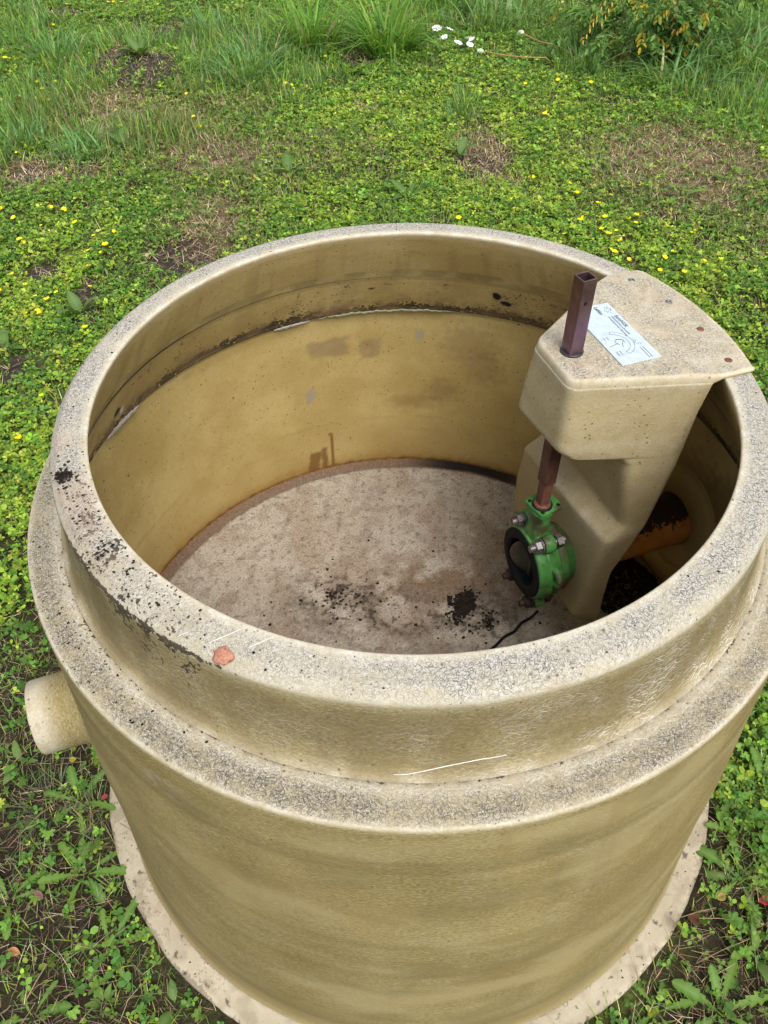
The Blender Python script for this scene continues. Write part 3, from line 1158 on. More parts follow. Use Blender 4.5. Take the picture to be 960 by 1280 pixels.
RN, RT = .2555, -.0245
mb = MB()
sq_tube(mb, RN, RT, -.268, .1425, .0250, math.radians(4), .0028)
rod = mb.build('operating_rod', ROD, tank, bevel=.0007)
mb = MB()
mb.lathe(W(RN, RT, .0135), (0, 0, 1), [(.0183, 0), (.0183, .002), (.0172, .0032), (.012, .0032)], 32)
mb.build('collar_ring', mat_simple('black_rubber', (.012, .012, .014), (.025, .025, .03), 60, .45, 0, .5, .2), rod)
mb = MB()
sq_tube(mb, RN, RT, -.335, -.262, .0195, math.radians(4))
mb.lathe(W(RN, RT, -.330), (0, 0, 1), [(.0165, 0), (.0165, .006), (.0135, .008)], 20)
mb.build('stem_socket', RUST, rod, bevel=.001)
mb = MB()
mb.lathe(W(RN - .001, RT - .0124, .105), -T_, [(.0030, -.002), (.0030, .0005)], 14)  # black disc stands in for the dark inside the hole
mb.build('pin_hole_disc', HOLE_BLACK, rod)

# --- butterfly valve
GREEN = mat_simple('green_valve_paint', (.042, .170, .036), (.075, .255, .058), 40, .42, .0, .4, .5, (.060, .055, .028), 30, (.46, .62))
RUBBER = mat_simple('black_liner_rubber', (.004, .005, .007), (.009, .010, .013), 50, .7, 0, .15, .25)
DISC = mat_simple('dull_disc_metal', (.06, .057, .045), (.11, .104, .08), 25, .45, .5, .5, .2, (.05, .04, .03), 18)
VN, VT, VZ = .2565, -.0265, -.487


def VW(n, t, z):
    return W(VN + n, VT + t, VZ + z)


VA = N_
mb = MB()
# wafer body ring
mb.lathe(VW(0, 0, 0), VA, [(.064, -.0245), (.0755, -.0245), (.0785, -.021), (.0785, -.006), (.0815, -.004), (.0825, 0), (.0815, .004), (.0795, .006), (.0795, .021), (.077, .0245), (.064, .0245)], 64, closeprof=True)
# neck up to the mounting plate
sec = []
for z, wn, wt_ in ((.066, .0215, .036), (.080, .0200, .027), (.095, .0175, .0215), (.118, .0165, .0195), (.138, .0175, .0205), (.148, .021, .024)):
    ring = []
    for k in range(24):
        a = 2 * PI * k / 24
        c, s_ = math.cos(a), math.sin(a)
        e = .6
        ring.append(VW(-.001 + wn * abs(c) ** e * (1 if c > 0 else -1), .0015 + wt_ * abs(s_) ** e * (1 if s_ > 0 else -1), z))
    sec.append(ring)
mb.rings(sec, False, True)
# lugs for the bolts
BOLTS = [(.038, .086), (-.038, .086), (.038, -.086), (-.038, -.086)]
for t, z in BOLTS:
    mb.lathe(VW(-.010, t, z), VA, [(.0150, 0), (.0172, .002), (.0178, .010), (.0172, .020), (.0150, .022)], 24)
    q = Vector((t, z)).normalized()
    c = Vector((t, z)) - q * .012
    mb.box(VW(0, c.x, c.y), VA * .009, (T_ * -q.y + Vector((0, 0, q.x))) * .0145, (T_ * q.x + Vector((0, 0, q.y))) * .014)
# open hooked ear on the right of the body, bottom pad
for t, z in ((-.084, .030), (.084, .030), (.084, -.032)):
    q = Vector((t, z)).normalized()
    ctr = q * .082
    loop = []
    for k in range(13):
        a = -1.75 + 3.5 * k / 12
        d = q * math.cos(a) * .017 + Vector((-q.y, q.x)) * math.sin(a) * .015
        loop.append(VW(.006, ctr.x + d.x, ctr.y + d.y))
    mb.path(loop, .0068, 10)
mb.lathe(VW(0, 0, -.078), (0, 0, -1), [(.017, 0), (.016, .014), (.0125, .0185)], 20)
valve = mb.build('butterfly_valve', GREEN, tank)
DARKB = mat_simple('dark_rusty_bolt', (.030, .018, .013), (.06, .035, .025), 60, .7, .2, .3, .4)
# mounting plate
mb = MB()
ca, sa = math.cos(math.radians(13)), math.sin(math.radians(13))
h = .0262
pts = []
for qx, qy in ((1, 1), (-1, 1), (-1, -1), (1, -1)):
    for k in range(6):
        b = math.atan2(qy, qx) - PI / 4 + PI / 2 * k / 5
        x, y = qx * (h - .007) + .007 * math.cos(b), qy * (h - .007) + .007 * math.sin(b)
        pts.append((x * ca - y * sa, x * sa + y * ca))
mb.rings([[VW(.004 + x, .004 + y, z) for x, y in pts] for z in (.147, .1575)], True, True, False)
mp_ = mb.build('mounting_plate', GREEN, valve, bevel=.0012)
mb = MB()
for qx, qy in ((1, 1), (-1, 1), (-1, -1), (1, -1)):
    x, y = qx * (h - .0075), qy * (h - .0075)
    x, y = x * ca - y * sa, x * sa + y * ca
    mb.lathe(VW(.004 + x, .004 + y, .1577), (0, 0, 1), [(.0038, -.004), (.0038, .0004)], 14)  # black discs stand in for the shade inside the bolt holes
mb.lathe(VW(-.001, .0015, .1577), (0, 0, 1), [(.0195, -.002), (.0195, .0010), (.0165, .0014)], 28)
mb.build('bolt_hole_discs', RUBBER, valve)
# liner
mb = MB()
mb.lathe(VW(0, 0, 0), VA, [(.050, -.024), (.0525, -.0275), (.0555, -.0290), (.0585, -.0280), (.061, -.0272), (.0700, -.0278), (.0730, -.0268), (.0735, -.0235), (.063, -.022), (.063, .022), (.0735, .0235), (.073, .0275), (.056, .0285), (.050, .024), (.0492, 0)], 64, closeprof=True)
mb.build('seat_liner', RUBBER, valve)
# disc, part open on its upright stem
ang = math.radians(40)
dax = (VA * math.cos(ang) + T_ * math.sin(ang)).normalized()
mb = MB()
mb.lathe(VW(0, 0, 0), dax, [(.004, -.0042), (.030, -.0036), (.0455, -.0024), (.0485, -.0014), (.0488, 0), (.0485, .0014), (.0455, .0024), (.030, .0036), (.004, .0042)], 56)
mb.cyl(VW(0, 0, -.047), VW(0, 0, .047), .0060, n=20)
mb.build('valve_disc', DISC, valve)
for i, (t, z) in enumerate(BOLTS):
    mb = MB()
    mb.lathe(VW(-.0125, t, z), -VA, [(.0152, 0), (.0152, .0025)], 28)
    mb.lathe(VW(-.0145, t, z), -VA, [(.0125, 0), (.0137, .001), (.0137, .0105), (.0118, .0128)], 6, smooth=False, rot=.3 + i)
    mb.cyl(VW(-.020, t, z), VW(-.0375, t, z), .0072, n=16)
    mb.cyl(VW(-.02, t, z), VW(.036, t, z), .0072, n=16)
    mb.lathe(VW(.018, t, z), VA, [(.0137, 0), (.0137, .012)], 6, smooth=False)
    mb.build('bolt', STEEL if i < 2 else DARKB, valve, bevel=.0005)
# flange stub behind the valve
mb = MB()
mb.lathe(VW(.0250, 0, 0), VA, [(.050, 0), (.0725, 0), (.074, .002), (.074, .015), (.0725, .018), (.062, .020), (.061, .055)], 48)
mb.build('back_flange', mat_simple('stained_green_flange', (.035, .12, .03), (.06, .16, .042), 30, .6, 0, .25, .3, (.060, .045, .022), 16, (.40, .56)), valve)

# --- outlet pipe and its boss on the wall
k = NT('orange_pvc')
obj = k.n('ShaderNodeTexCoord').outputs['Object']
zz_ = k.sep(obj)[2]
nn_ = k.noise(obj, 55, 5, .75)
oc = k.mix(k.range(k.noise(obj, 14, 4), .35, .65), (.42, .155, .03), (.54, .235, .055))
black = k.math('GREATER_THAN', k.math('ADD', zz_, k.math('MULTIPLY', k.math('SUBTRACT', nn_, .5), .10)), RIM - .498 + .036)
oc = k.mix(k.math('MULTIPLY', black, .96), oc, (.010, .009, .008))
k.bump(nn_, .3, .001)
OR = k.done(oc, .5, 0, .4)
mb = MB()
PZ, PT = -.498, -.022
mb.lathe(W(.30, PT, PZ), N_, [(.055, 0), (.055, .325)], 48)
mb.build('outlet_pipe', OR, tank)
mb = MB()
mb.lathe(W(.598, PT, PZ), N_, [(.0565, -.004), (.060, -.007), (.100, -.008), (.118, -.006), (.122, 0), (.122, .03)], 64, cap0=False, cap1=False)
o = mb.build('pipe_boss', GRP, tank)
me = o.data
co = np.array([v.co for v in me.vertices])
vuv(me, np.stack([co @ np.array(T_) + 4, co[:, 2]], 1))
set_grp_attrs(o, (0, 0, 1), (.25, .165, .055, .6))

# --- sealant beads along the step inside
def bead(name, a0, a1, z, r, rad, mat):
    mb = MB()
    pts, tp = [], []
    m = 60
    for i in range(m + 1):
        a = math.radians(a0 + (a1 - a0) * i / m)
        wv = .0012 * math.sin(i * 1.7) + .0009 * math.sin(i * .6)
        pts.append((r * math.cos(a), r * math.sin(a), RIM + z + wv))
        tp.append(.35 + .65 * min(1, 5 * min(i, m - i) / m) + .15 * math.sin(i * 2.1))
    mb.path(pts, rad, 8, tp)
    mb.build(name, mat, tank)


BEADG = mat_simple('green_grey_sealant', (.21, .23, .13), (.28, .28, .17), 80, .6, 0, .3, .3)
BEADW = mat_simple('pale_sealant', (.30, .27, .24), (.40, .37, .33), 80, .6, 0, .3, .3)
b1 = bead('sealant_bead', 81, 111, -.2440, .5915, .0034, BEADG)
b2 = bead('sealant_bead', 156, 166, -.2445, .5905, .0042, BEADW)
b3 = bead('sealant_bead', 113, 121, -.2455, .592, .0030, BEADW)

# --- pink lump stuck on the edge of the lip, chalk strokes and the long scratch
PINK = mat_simple('pink_putty', (.33, .135, .085), (.45, .23, .16), 150, .8, 0, .2, .6, (.20, .09, .05), 110, (.52, .7), .002)


def lump(name, loc, rx, ry, rz, mat, parent=None, seed=0, n=14, m=8, amp=.35):
    V, F = [], []
    r2 = random.Random(seed)
    ph = [r2.random() * 6 for _ in range(6)]
    V.append((0, 0, rz))
    for j in range(1, m + 1):
        b = PI / 2 * j / m
        for i in range(n):
            a = 2 * PI * i / n
            k_ = 1 + amp * (.5 * math.sin(3 * a + ph[0]) + .4 * math.sin(5 * a + ph[1] + b * 2) + .5 * (r2.random() - .5))
            V.append((rx * math.sin(b) * math.cos(a) * k_, ry * math.sin(b) * math.sin(a) * k_, rz * math.cos(b) * (1 + amp * (r2.random() - .5)) if j < m else -.002))
    for i in range(n):
        F.append((0, 1 + i, 1 + (i + 1) % n))
    for j in range(m - 1):
        for i in range(n):
            a, b = 1 + j * n + i, 1 + j * n + (i + 1) % n
            F.append((a, a + n, b + n, b))
    me = bpy.data.meshes.new(name)
    me.from_pydata(V, [], F)
    me.polygons.foreach_set('use_smooth', [True] * len(F))
    o = link(name, me, mat, parent, loc)
    return o


pl = lump('putty_lump', (-.2035, -.4815, RIM - .0035), .0125, .0105, .0046, PINK, tank, 3, 36, 12, .17)
pl['label'] = 'pink putty lump on the front of the lip'
pl.rotation_euler = (.25, -.1, -.4)
CHALK = mat_simple('white_scratch', (.52, .51, .48), (.64, .63, .60), 300, .8, 0, .2, 0)


def scratch(name, pts, wd):
    """thin raised stroke; pts are (azimuth deg, radius, z)"""
    mb = MB()
    P = [Vector((r * math.cos(math.radians(a)), r * math.sin(math.radians(a)), RIM + z)) for a, r, z in pts]
    m = len(P)
    mb.path(P, wd, 5, [.35 + .65 * math.sin(PI * (i + .6) / (m + .2)) for i in range(m)])
    return mb.build(name, CHALK, tank)


def lip_stroke(u0, v0, u1, v1, wd):
    a, b = lawn(u0, v0, RIM), lawn(u1, v1, RIM)
    pts = []
    for i in range(9):
        x, y = a[0] + (b[0] - a[0]) * i / 8, a[1] + (b[1] - a[1]) * i / 8
        pts.append((math.degrees(math.atan2(y, x)), math.hypot(x, y), .0004))
    scratch('chalk_stroke', pts, wd)


lip_stroke(253, 807, 308, 784, .0006)
lip_stroke(312, 809, 342, 796, .0007)
lip_stroke(222, 796, 238, 789, .0005)
pts = [(-91.47, .5489, -.1432), (-90.0, .5486, -.1424), (-87.77, .5465, -.1374), (-84.85, .5442, -.1306), (-80.93, .5430, -.1242), (-79.2, .5430, -.1242), (-77.62, .5429, -.1236)]
scratch('scratch', pts, .0008)

# ================================================================== things lying in and on the tank
SOIL = mat_simple('black_soil', (.012, .009, .007), (.035, .026, .020), 120, .95, 0, .1, .8, dist=.004)


def crumbs(name, spots, mat, smin, smax, parent=None):
    """many loose grains, one mesh: spots are (x,y,z)"""
    n = len(spots)
    P = np.array(spots)
    base = np.array([(1, 0, 0), (.1, .9, .1), (-.9, .1, 0), (0, -.8, .1), (.1, .1, .8), (.0, .0, -.5)], float)
    F0 = np.array([(0, 1, 4), (1, 2, 4), (2, 3, 4), (3, 0, 4), (1, 0, 5), (2, 1, 5), (3, 2, 5), (0, 3, 5)])
    s = smin * (smax / smin) ** (rng.random(n) ** 2.2)
    a = rng.random(n) * 2 * PI
    V = (base[None] + .45 * (rng.random((n, 6, 3)) - .5)) * (1 + .5 * (rng.random((n, 6, 3)) - .5))
    V = V * s[:, None, None] * np.array([1, 1, .7])
    x = V[..., 0] * np.cos(a)[:, None] - V[..., 1] * np.sin(a)[:, None]
    y = V[..., 0] * np.sin(a)[:, None] + V[..., 1] * np.cos(a)[:, None]
    V = np.stack([x, y, V[..., 2]], -1) + P[:, None]
    F = (F0[None] + (np.arange(n) * 6)[:, None, None]).reshape(-1, 3)
    return link(name, np_mesh(name, V.reshape(-1, 3), [F], False), mat, parent)


# soil clump on the left of the lip
def clump(name, c, n, spread, smin, smax, seed, label, cat, zf=.5):
    rs = np.random.default_rng(seed)
    q = rs.normal(size=(n, 2)) * spread
    hgt = np.exp(-(q ** 2 / (2 * np.array(spread) ** 2)).sum(1)) * max(spread) * zf * rs.random(n)
    o = crumbs(name, np.c_[q, hgt + smin * .3], SOIL, smin, smax)
    o.location = c
    tag(o, label, cat)
    return o


clump('soil_clump', (-.466, -.207, RIM), 130, (.0085, .0075), .0012, .005, 1, 'dark crumbly soil clump on the left of the tank rim', 'soil clump')
clump('soil_clump', (-.379, -.340, RIM), 40, (.006, .010), .001, .0036, 2, 'small black soil clump on the rim between the larger clump and the pink lump', 'soil clump')
pts = []
for i in range(420):
    a = math.radians(rng.normal(-140, 16))
    r = .482 + .044 * rng.random()
    pts.append((r * math.cos(a), r * math.sin(a), RIM + .0003))
for i in range(60):
    a = math.radians(rng.uniform(165, 200))
    r = .484 + .036 * rng.random()
    pts.append((r * math.cos(a), r * math.sin(a), RIM + .0003))
for i in range(200):
    a = math.radians(rng.normal(-143, 14))
    r = .556 + .045 * rng.random()
    pts.append((r * math.cos(a), r * math.sin(a), RIM - .1512))
for i in range(70):
    a = math.radians(rng.uniform(-180, 180))
    r = .482 + .04 * rng.random()
    if not (4 < math.degrees(a) < 42):
        pts.append((r * math.cos(a), r * math.sin(a), RIM + .0003))
for i in range(420):                          # soil splashed on the base flange
    a = math.radians(rng.uniform(-180, 180))
    r = .668 + .046 * (rng.random() ** (.5 if i % 3 else 2.5))
    pts.append((r * math.cos(a), r * math.sin(a), RIM - 1.0284))
tag(crumbs('soil_crumbs', pts, SOIL, .0005, .0028), 'loose black soil crumbs scattered over the tank rim and base flange', 'soil', None, 'stuff')

FZ = RIM - .75 + .004
clump('sludge_clump', (.127, .148, FZ), 620, (.011, .021), .0018, .0085, 4, 'largest black sludge clump on the tank floor', 'sludge clump', .15).rotation_euler[2] = -.45
clump('sludge_clump', (.186, .100, FZ), 110, (.008, .012), .001, .0055, 5, 'black sludge clump on the tank floor beside the black cord', 'sludge clump', .25)
clump('sludge_clump', (-.182, .160, FZ), 60, (.010, .007), .001, .0042, 6, 'black sludge clump on the tank floor nearest its left wall', 'sludge clump', .2)
pts = []
for cx, cy, rx, ry, n in ((-.16, .175, .05, .03, 150), (-.02, .13, .13, .04, 80), (-.10, .14, .05, .03, 60), (.17, .10, .04, .035, 90), (.05, .07, .20, .03, 70), (0, .25, .28, .2, 40)):
    for i in range(n):
        pts.append((rng.normal(cx, rx), rng.normal(cy, ry), FZ - .001))
pts = [p for p in pts if math.hypot(p[0], p[1]) < .6]
tag(crumbs('sludge_crumbs', pts, SOIL, .0007, .0060), 'black sludge crumbs strewn over the tank floor', 'sludge', None, 'stuff')
# heap behind the chamber
pts = []
for i in range(2600):
    a, r = rng.random() * 2 * PI, math.sqrt(rng.random())
    x, y = r * math.cos(a), r * math.sin(a)
    pts.append((x * .085, y * .115, .060 * (1 - r * r) * rng.random() ** .4))
o = crumbs('soil_heap', pts, SOIL, .002, .008)
q = W(.545, -.005, 0)
o.location = (q.x, q.y, FZ)
o.rotation_euler[2] = A22
tag(o, 'heap of black soil on the tank floor below the orange pipe', 'soil heap')
# cord on the floor
mb = MB()
a, b = lawn(672, 764, FZ + .004), lawn(600, 822, FZ + .004)
dx, dy = b[0] - a[0], b[1] - a[1]
Lc = math.hypot(dx, dy)
mb.path([(dx * i / 20 + .002 * math.sin(i * .9) * -dy / Lc, dy * i / 20 + .002 * math.sin(i * .9) * dx / Lc, .0015 * math.sin(i * 1.3)) for i in range(21)], .0034, 8)
tag(mb.build('cord', RUBBER, None, (a[0], a[1], FZ + .004)), 'thin black cord lying on the tank floor under the valve', 'cord')

# ================================================================== lawn
def ell(u0, u1, v0, v1):
    x, y = lawn((u0 + u1) / 2, (v0 + v1) / 2)
    xa, xb = lawn(u0, (v0 + v1) / 2)[0], lawn(u1, (v0 + v1) / 2)[0]
    return x, y, abs(xb - xa) / 2, abs(lawn((u0 + u1) / 2, v0)[1] - lawn((u0 + u1) / 2, v1)[1]) / 2


def blobs(x, y, L, seed, wob=1.7, soft=.35):
    n = fbm(x * 7 + 40, y * 7 + 40, seed, 4) - .5
    n2 = fbm(x * 28 + 40, y * 28 + 40, seed + 3, 2) - .5
    m = np.zeros_like(x)
    for cx, cy, rx, ry in L:
        q = np.hypot((x - cx) / rx, (y - cy) / ry) + n * wob + n2 * .5
        m = np.maximum(m, sstep(1 + soft, 1 - soft, q))
    return m


BARE = [ell(*q) for q in ((122, 170, 60, 96), (145, 226, 70, 112), (192, 228, 26, 54), (285, 300, 36, 48), (428, 470, 60, 84), (560, 592, 18, 34),
                          (190, 262, 298, 345), (10, 70, 205, 238), (40, 66, 162, 174), (30, 80, 330, 350), (92, 125, 345, 385), (0, 40, 440, 480),
                          (380, 402, 60, 72), (45, 105, 14, 24), (570, 640, 190, 215))]
STRAW = [ell(*q) for q in ((755, 955, 160, 240), (800, 900, 190, 262), (580, 640, 160, 225), (0, 125, 190, 240), (200, 330, 180, 215), (230, 300, 250, 330), (100, 175, 110, 150), (440, 480, 128, 142), (640, 660, 218, 232))]
OLIVE = [ell(*q) for q in ((140, 480, 165, 235), (720, 960, 150, 280), (560, 640, 150, 230), (880, 960, 240, 330), (60, 330, 110, 180), (200, 330, 230, 330))]
NEARDARK = [(-1.10, -.05, .42, .30), (-1.0, -.42, .55, .42), (-.70, -.75, .5, .35), (.78, -.56, .30, .30), (.72, -.36, .12, .12)]
YELLOWY = [ell(*q) for q in ((480, 760, 90, 270), (0, 130, 380, 760), (380, 560, 110, 200), (300, 470, 190, 280), (700, 960, 270, 420), (0, 120, 260, 420), (600, 720, 230, 300))]
LONGG = [ell(*q) for q in ((0, 120, 60, 200), (230, 340, 20, 110), (300, 420, 70, 120), (100, 230, 40, 75), (500, 700, 0, 40), (830, 960, 20, 150), (0, 80, 0, 60), (100, 260, 150, 200), (680, 800, 50, 100), (560, 600, 120, 150))]


def gheight(x, y):
    r = np.hypot(x, y)
    h = .075 * (fbm(x * .9 + 30, y * .9 + 30, 201, 3) - .5) + .022 * (fbm(x * 5 + 30, y * 5 + 30, 202, 3) - .5)
    h = h * sstep(.85, 1.7, r) + .010 * (fbm(x * 22 + 30, y * 22 + 30, 203, 3) - .5) * sstep(.73, .85, r)
    h = h + .035 * blobs(x, y, BARE[:2], 204) - .012 * sstep(.78, .70, r) * 0
    return h - .006 * sstep(1.2, .74, r)


def in_view(x, y, m=.25):
    """lawn within sight of the path where the photographer stands"""
    d = np.stack([x - CAM.x, y - CAM.y, 0 * x - CAM.z], -1)
    fz = d @ np.array(f_)
    a = np.abs(d @ np.array(r_)) - fz * 480 / FL
    b = np.abs(d @ np.array(u_)) - fz * 640 / FL
    return (a < m) & (b < m) & (fz > 0)


def field(n, dens, seed, yexp=1.0, rmin=.722):
    """n trial spots on the lawn, thinned by dens(x,y) and with distance; returns those kept"""
    r_g = np.random.default_rng(seed)
    n = int(n * 1.45)
    x = r_g.uniform(-5.4, 5.0, n)
    y = -2.1 + 10.6 * r_g.random(n) ** yexp
    d = np.hypot(x - CAM.x, y - CAM.y)
    p = np.clip(dens(x, y), 0, 1) * np.where(in_view(x, y), 1, .22)
    k = (r_g.random(n) < p) & (np.hypot(x, y) > rmin)
    return x[k], y[k], d[k], r_g


# --- the ground itself
def build_ground():
    def axis(a, b, step, far):
        core = np.arange(a, b, step)
        g = step * 1.35 ** np.arange(1, 40)
        lo, hi = a - np.cumsum(g), b + np.cumsum(g)
        return np.concatenate([lo[lo > -far][::-1], core, hi[hi < far]])
    X, Y = np.meshgrid(axis(-5.4, 5.0, .024, 120), axis(-2.1, 8.5, .024, 120))
    ny, nx = X.shape
    i, j = np.meshgrid(np.arange(ny - 1), np.arange(nx - 1), indexing='ij')
    a = (i * nx + j).ravel()
    F = np.stack([a, a + 1, a + nx + 1, a + nx], 1)
    x, y = X.ravel(), Y.ravel()
    near = (np.abs(x + .2) < 5.2) & (y > -2.1) & (y < 8.5)
    z = gheight(x, y)
    z = np.where(np.hypot(x, y) < .73, -.004, z)
    me = np_mesh('lawn_ground', np.stack([x, y, z], 1), [F])
    n1, n2 = fbm(x * 3 + 20, y * 3 + 20, 211), fbm(x * 17 + 20, y * 17 + 20, 212)
    soil = np.array((.042, .031, .022))
    moss = np.array((.125, .155, .040))
    straw = np.array((.165, .120, .075))
    grey = np.array((.085, .070, .058))
    k = (sstep(.35, .65, n1 * .5 + n2 * .5) * (1 - .85 * blobs(x, y, NEARDARK, 222, .5, .5)))[:, None]
    c = soil * (1 - k) + moss * k
    sx = blobs(x, y, STRAW, 213)[:, None]
    c = c * (1 - sx) + (straw * (.5 + n2[:, None])) * sx
    bx = blobs(x, y, BARE, 214)[:, None]
    c = c * (1 - bx) + (grey * (.45 + .8 * n2[:, None])) * bx
    far = (~near)[:, None]
    c = np.where(far, np.array((.085, .14, .035)), c)
    vcol(me, 'Col', c)
    k = NT('lawn_soil')
    cc = k.attr('Col').outputs['Color']
    obj = k.n('ShaderNodeTexCoord').outputs['Object']
    n = k.noise(obj, 90, 4, .7)
    col = k.mix(k.range(n, .35, .7), k.mix(.55, cc, k.mix(.8, cc, (.008, .006, .005))), cc)
    col = k.mix(k.math('MULTIPLY', k.range(k.noise(obj, 38, 3, .7), .58, .72), .5), col, (.12, .085, .05))
    k.bump(k.noise(obj, 70, 5, .7), .9, .02)
    g = link('lawn_ground', me, k.done(col, .95, 0, .1))
    g['kind'] = 'structure'


build_ground()

LEAFLET6 = np.array([(0, 0, 0), (.35, -.42, .10), (.78, -.40, .10), (1, 0, -.03), (.78, .40, .10), (.35, .42, .10)])
LEAFLET4 = np.array([(0, 0, 0), (.62, -.5, .06), (1, 0, -.02), (.62, .5, .06)])


def leaf_geo(P, size, yaw, pitch, roll, shape, aspect):
    """leaflets as vertices: P (n,3)"""
    n = len(P)
    cy, sy, cp_, sp_ = np.cos(yaw), np.sin(yaw), np.cos(pitch), np.sin(pitch)
    D = np.stack([cy * cp_, sy * cp_, sp_], 1)
    Sx = np.stack([-sy, cy, 0 * cy], 1)
    U = np.stack([-cy * sp_, -sy * sp_, cp_], 1)
    cr_, sr_ = np.cos(roll)[:, None], np.sin(roll)[:, None]
    S2 = Sx * cr_ + U * sr_
    U2 = U * cr_ - Sx * sr_
    m = len(shape)
    V = P[:, None] + size[:, None, None] * (D[:, None] * shape[None, :, 0:1] + S2[:, None] * shape[None, :, 1:2] * np.asarray(aspect).reshape(-1, 1, 1) + U2[:, None] * shape[None, :, 2:3])
    F = np.arange(n * m).reshape(n, m)
    return V.reshape(-1, 3), F


def blade_geo(P, L, wd, yaw, lean, droop, seg=3):
    n = len(P)
    t = np.linspace(0, 1, seg + 1)
    D = np.stack([np.cos(yaw), np.sin(yaw), 0 * yaw], 1)
    Sd = np.stack([-np.sin(yaw), np.cos(yaw), 0 * yaw], 1)
    hor = lean[:, None] * t[None] + droop[:, None] * t[None] ** 2.2
    ver = np.sqrt(np.clip(1 - np.clip(lean, 0, .98) ** 2, .02, 1))[:, None] * t[None] - (droop[:, None] * .55) * t[None] ** 3
    C = P[:, None] + L[:, None, None] * (D[:, None] * hor[..., None] + np.array([0, 0, 1.])[None, None] * ver[..., None])
    wv = wd[:, None] * (1 - t[None] ** 2.0) * .5
    A, B = C - Sd[:, None] * wv[..., None], C + Sd[:, None] * wv[..., None]
    V = np.concatenate([np.stack([A[:, :-1], B[:, :-1]], 2).reshape(n, 2 * seg, 3), C[:, -1:]], 1)
    m = 2 * seg + 1
    base = (np.arange(n) * m)[:, None, None]
    q = np.array([(2 * k, 2 * k + 1, 2 * k + 3, 2 * k + 2) for k in range(seg - 1)])
    F4 = (base + q[None]).reshape(-1, 4)
    F3 = (base[:, 0] + np.array([(2 * seg - 2, 2 * seg - 1, 2 * seg)])).reshape(-1, 3)
    return V.reshape(-1, 3), [F4, F3], m


def palette(n, cols, r_g, var=.22):
    c = np.array(cols)[r_g.integers(0, len(cols), n)] * 1.48
    return np.clip(c * (1 + var * r_g.normal(size=(n, 1))) * (1 + .08 * r_g.normal(size=(n, 3))), .003, .9)


def mixc(a, b, k):
    return a * (1 - k[:, None]) + b * k[:, None]


YG = [(.205, .305, .030), (.165, .270, .030), (.245, .330, .036), (.125, .225, .030), (.285, .340, .050)]
MG = [(.078, .170, .028), (.105, .205, .032), (.060, .140, .024), (.130, .225, .036)]
BG = [(.085, .180, .050), (.115, .220, .066), (.065, .145, .040), (.145, .245, .090)]
TAN = [(.27, .20, .125), (.20, .135, .08), (.36, .285, .19), (.13, .085, .055)]
OL = [(.175, .190, .060), (.140, .165, .050), (.215, .200, .085), (.105, .140, .040)]


def build_cover():
    # three-leaved ground cover over nearly all the lawn
    def dens(x, y):
        b, s_ = blobs(x, y, BARE, 214), blobs(x, y, STRAW, 213)
        lg = blobs(x, y, LONGG, 221)
        nd = blobs(x, y, NEARDARK, 222, .5, .4)
        n = sstep(.28, .58, fbm(x * 5 + 60, y * 5 + 60, 223, 3))
        ol = blobs(x, y, OLIVE, 224, .6, .5)
        d = np.hypot(x - CAM.x, y - CAM.y)
        return (.15 + .85 * n) * (1 - .93 * b) * (1 - .72 * s_) * (1 - .45 * lg) * (1 - .86 * nd) * (1 - .5 * ol) * np.clip(1.55 - .16 * d, .42, 1)
    x, y, d, g = field(640000, dens, 301, 1.12)
    n = len(x)
    hgt = np.abs(g.normal(0, .018, n)) + .006
    hgt *= .55 + .9 * fbm(x * 6 + 12, y * 6 + 12, 225, 2)
    P = np.stack([x, y, gheight(x, y) + hgt], 1)
    size = (.0055 + .0065 * g.random(n) + .0011 * d) * np.where(g.random(n) < .16, 1.75, 1)
    yl = blobs(x, y, YELLOWY, 226, .9, .6) * (.25 + .75 * sstep(.35, .62, fbm(x * 4 + 7, y * 4 + 7, 227, 3)))
    nd = blobs(x, y, NEARDARK, 222, .5, .6)
    yl = np.clip(yl + .30, 0, 1) * (1 - .75 * nd)
    col = mixc(palette(n, MG, g), palette(n, YG, g), (g.random(n) < yl).astype(float))
    ol = blobs(x, y, OLIVE, 224, .6, .5)
    col = mixc(col, palette(n, OL, g), (g.random(n) < .55 * ol).astype(float))
    yaw0 = g.random(n) * 2 * PI
    Vs, Fs, Cs, o = [], [], [], 0
    near = d < 2.6
    for shape, sel in ((LEAFLET6, near), (LEAFLET4, ~near)):
        for k in range(3):
            m = sel.sum()
            ss = size[sel] * (.85 + .3 * g.random(m))
            pitch = g.normal(.2, .36, m)
            V, F = leaf_geo(P[sel], ss, yaw0[sel] + k * 2.09 + g.normal(0, .25, m), pitch, g.normal(0, .35, m), shape, .62 + .25 * g.random(m))
            Vs.append(V)
            Fs.append(F + o)
            o += len(V)
            Cs.append(np.repeat(col[sel] * (1 + .12 * g.normal(size=(m, 1))), len(shape), 0))
    me = np_mesh('ground_cover_leaves', np.concatenate(Vs), Fs, False)
    vcol(me, 'Col', np.clip(np.concatenate(Cs), 0, 1))
    tag(link('ground_cover', me, LEAF), 'low yellow green three-leaved ground cover all over the lawn', 'ground cover', None, 'stuff')


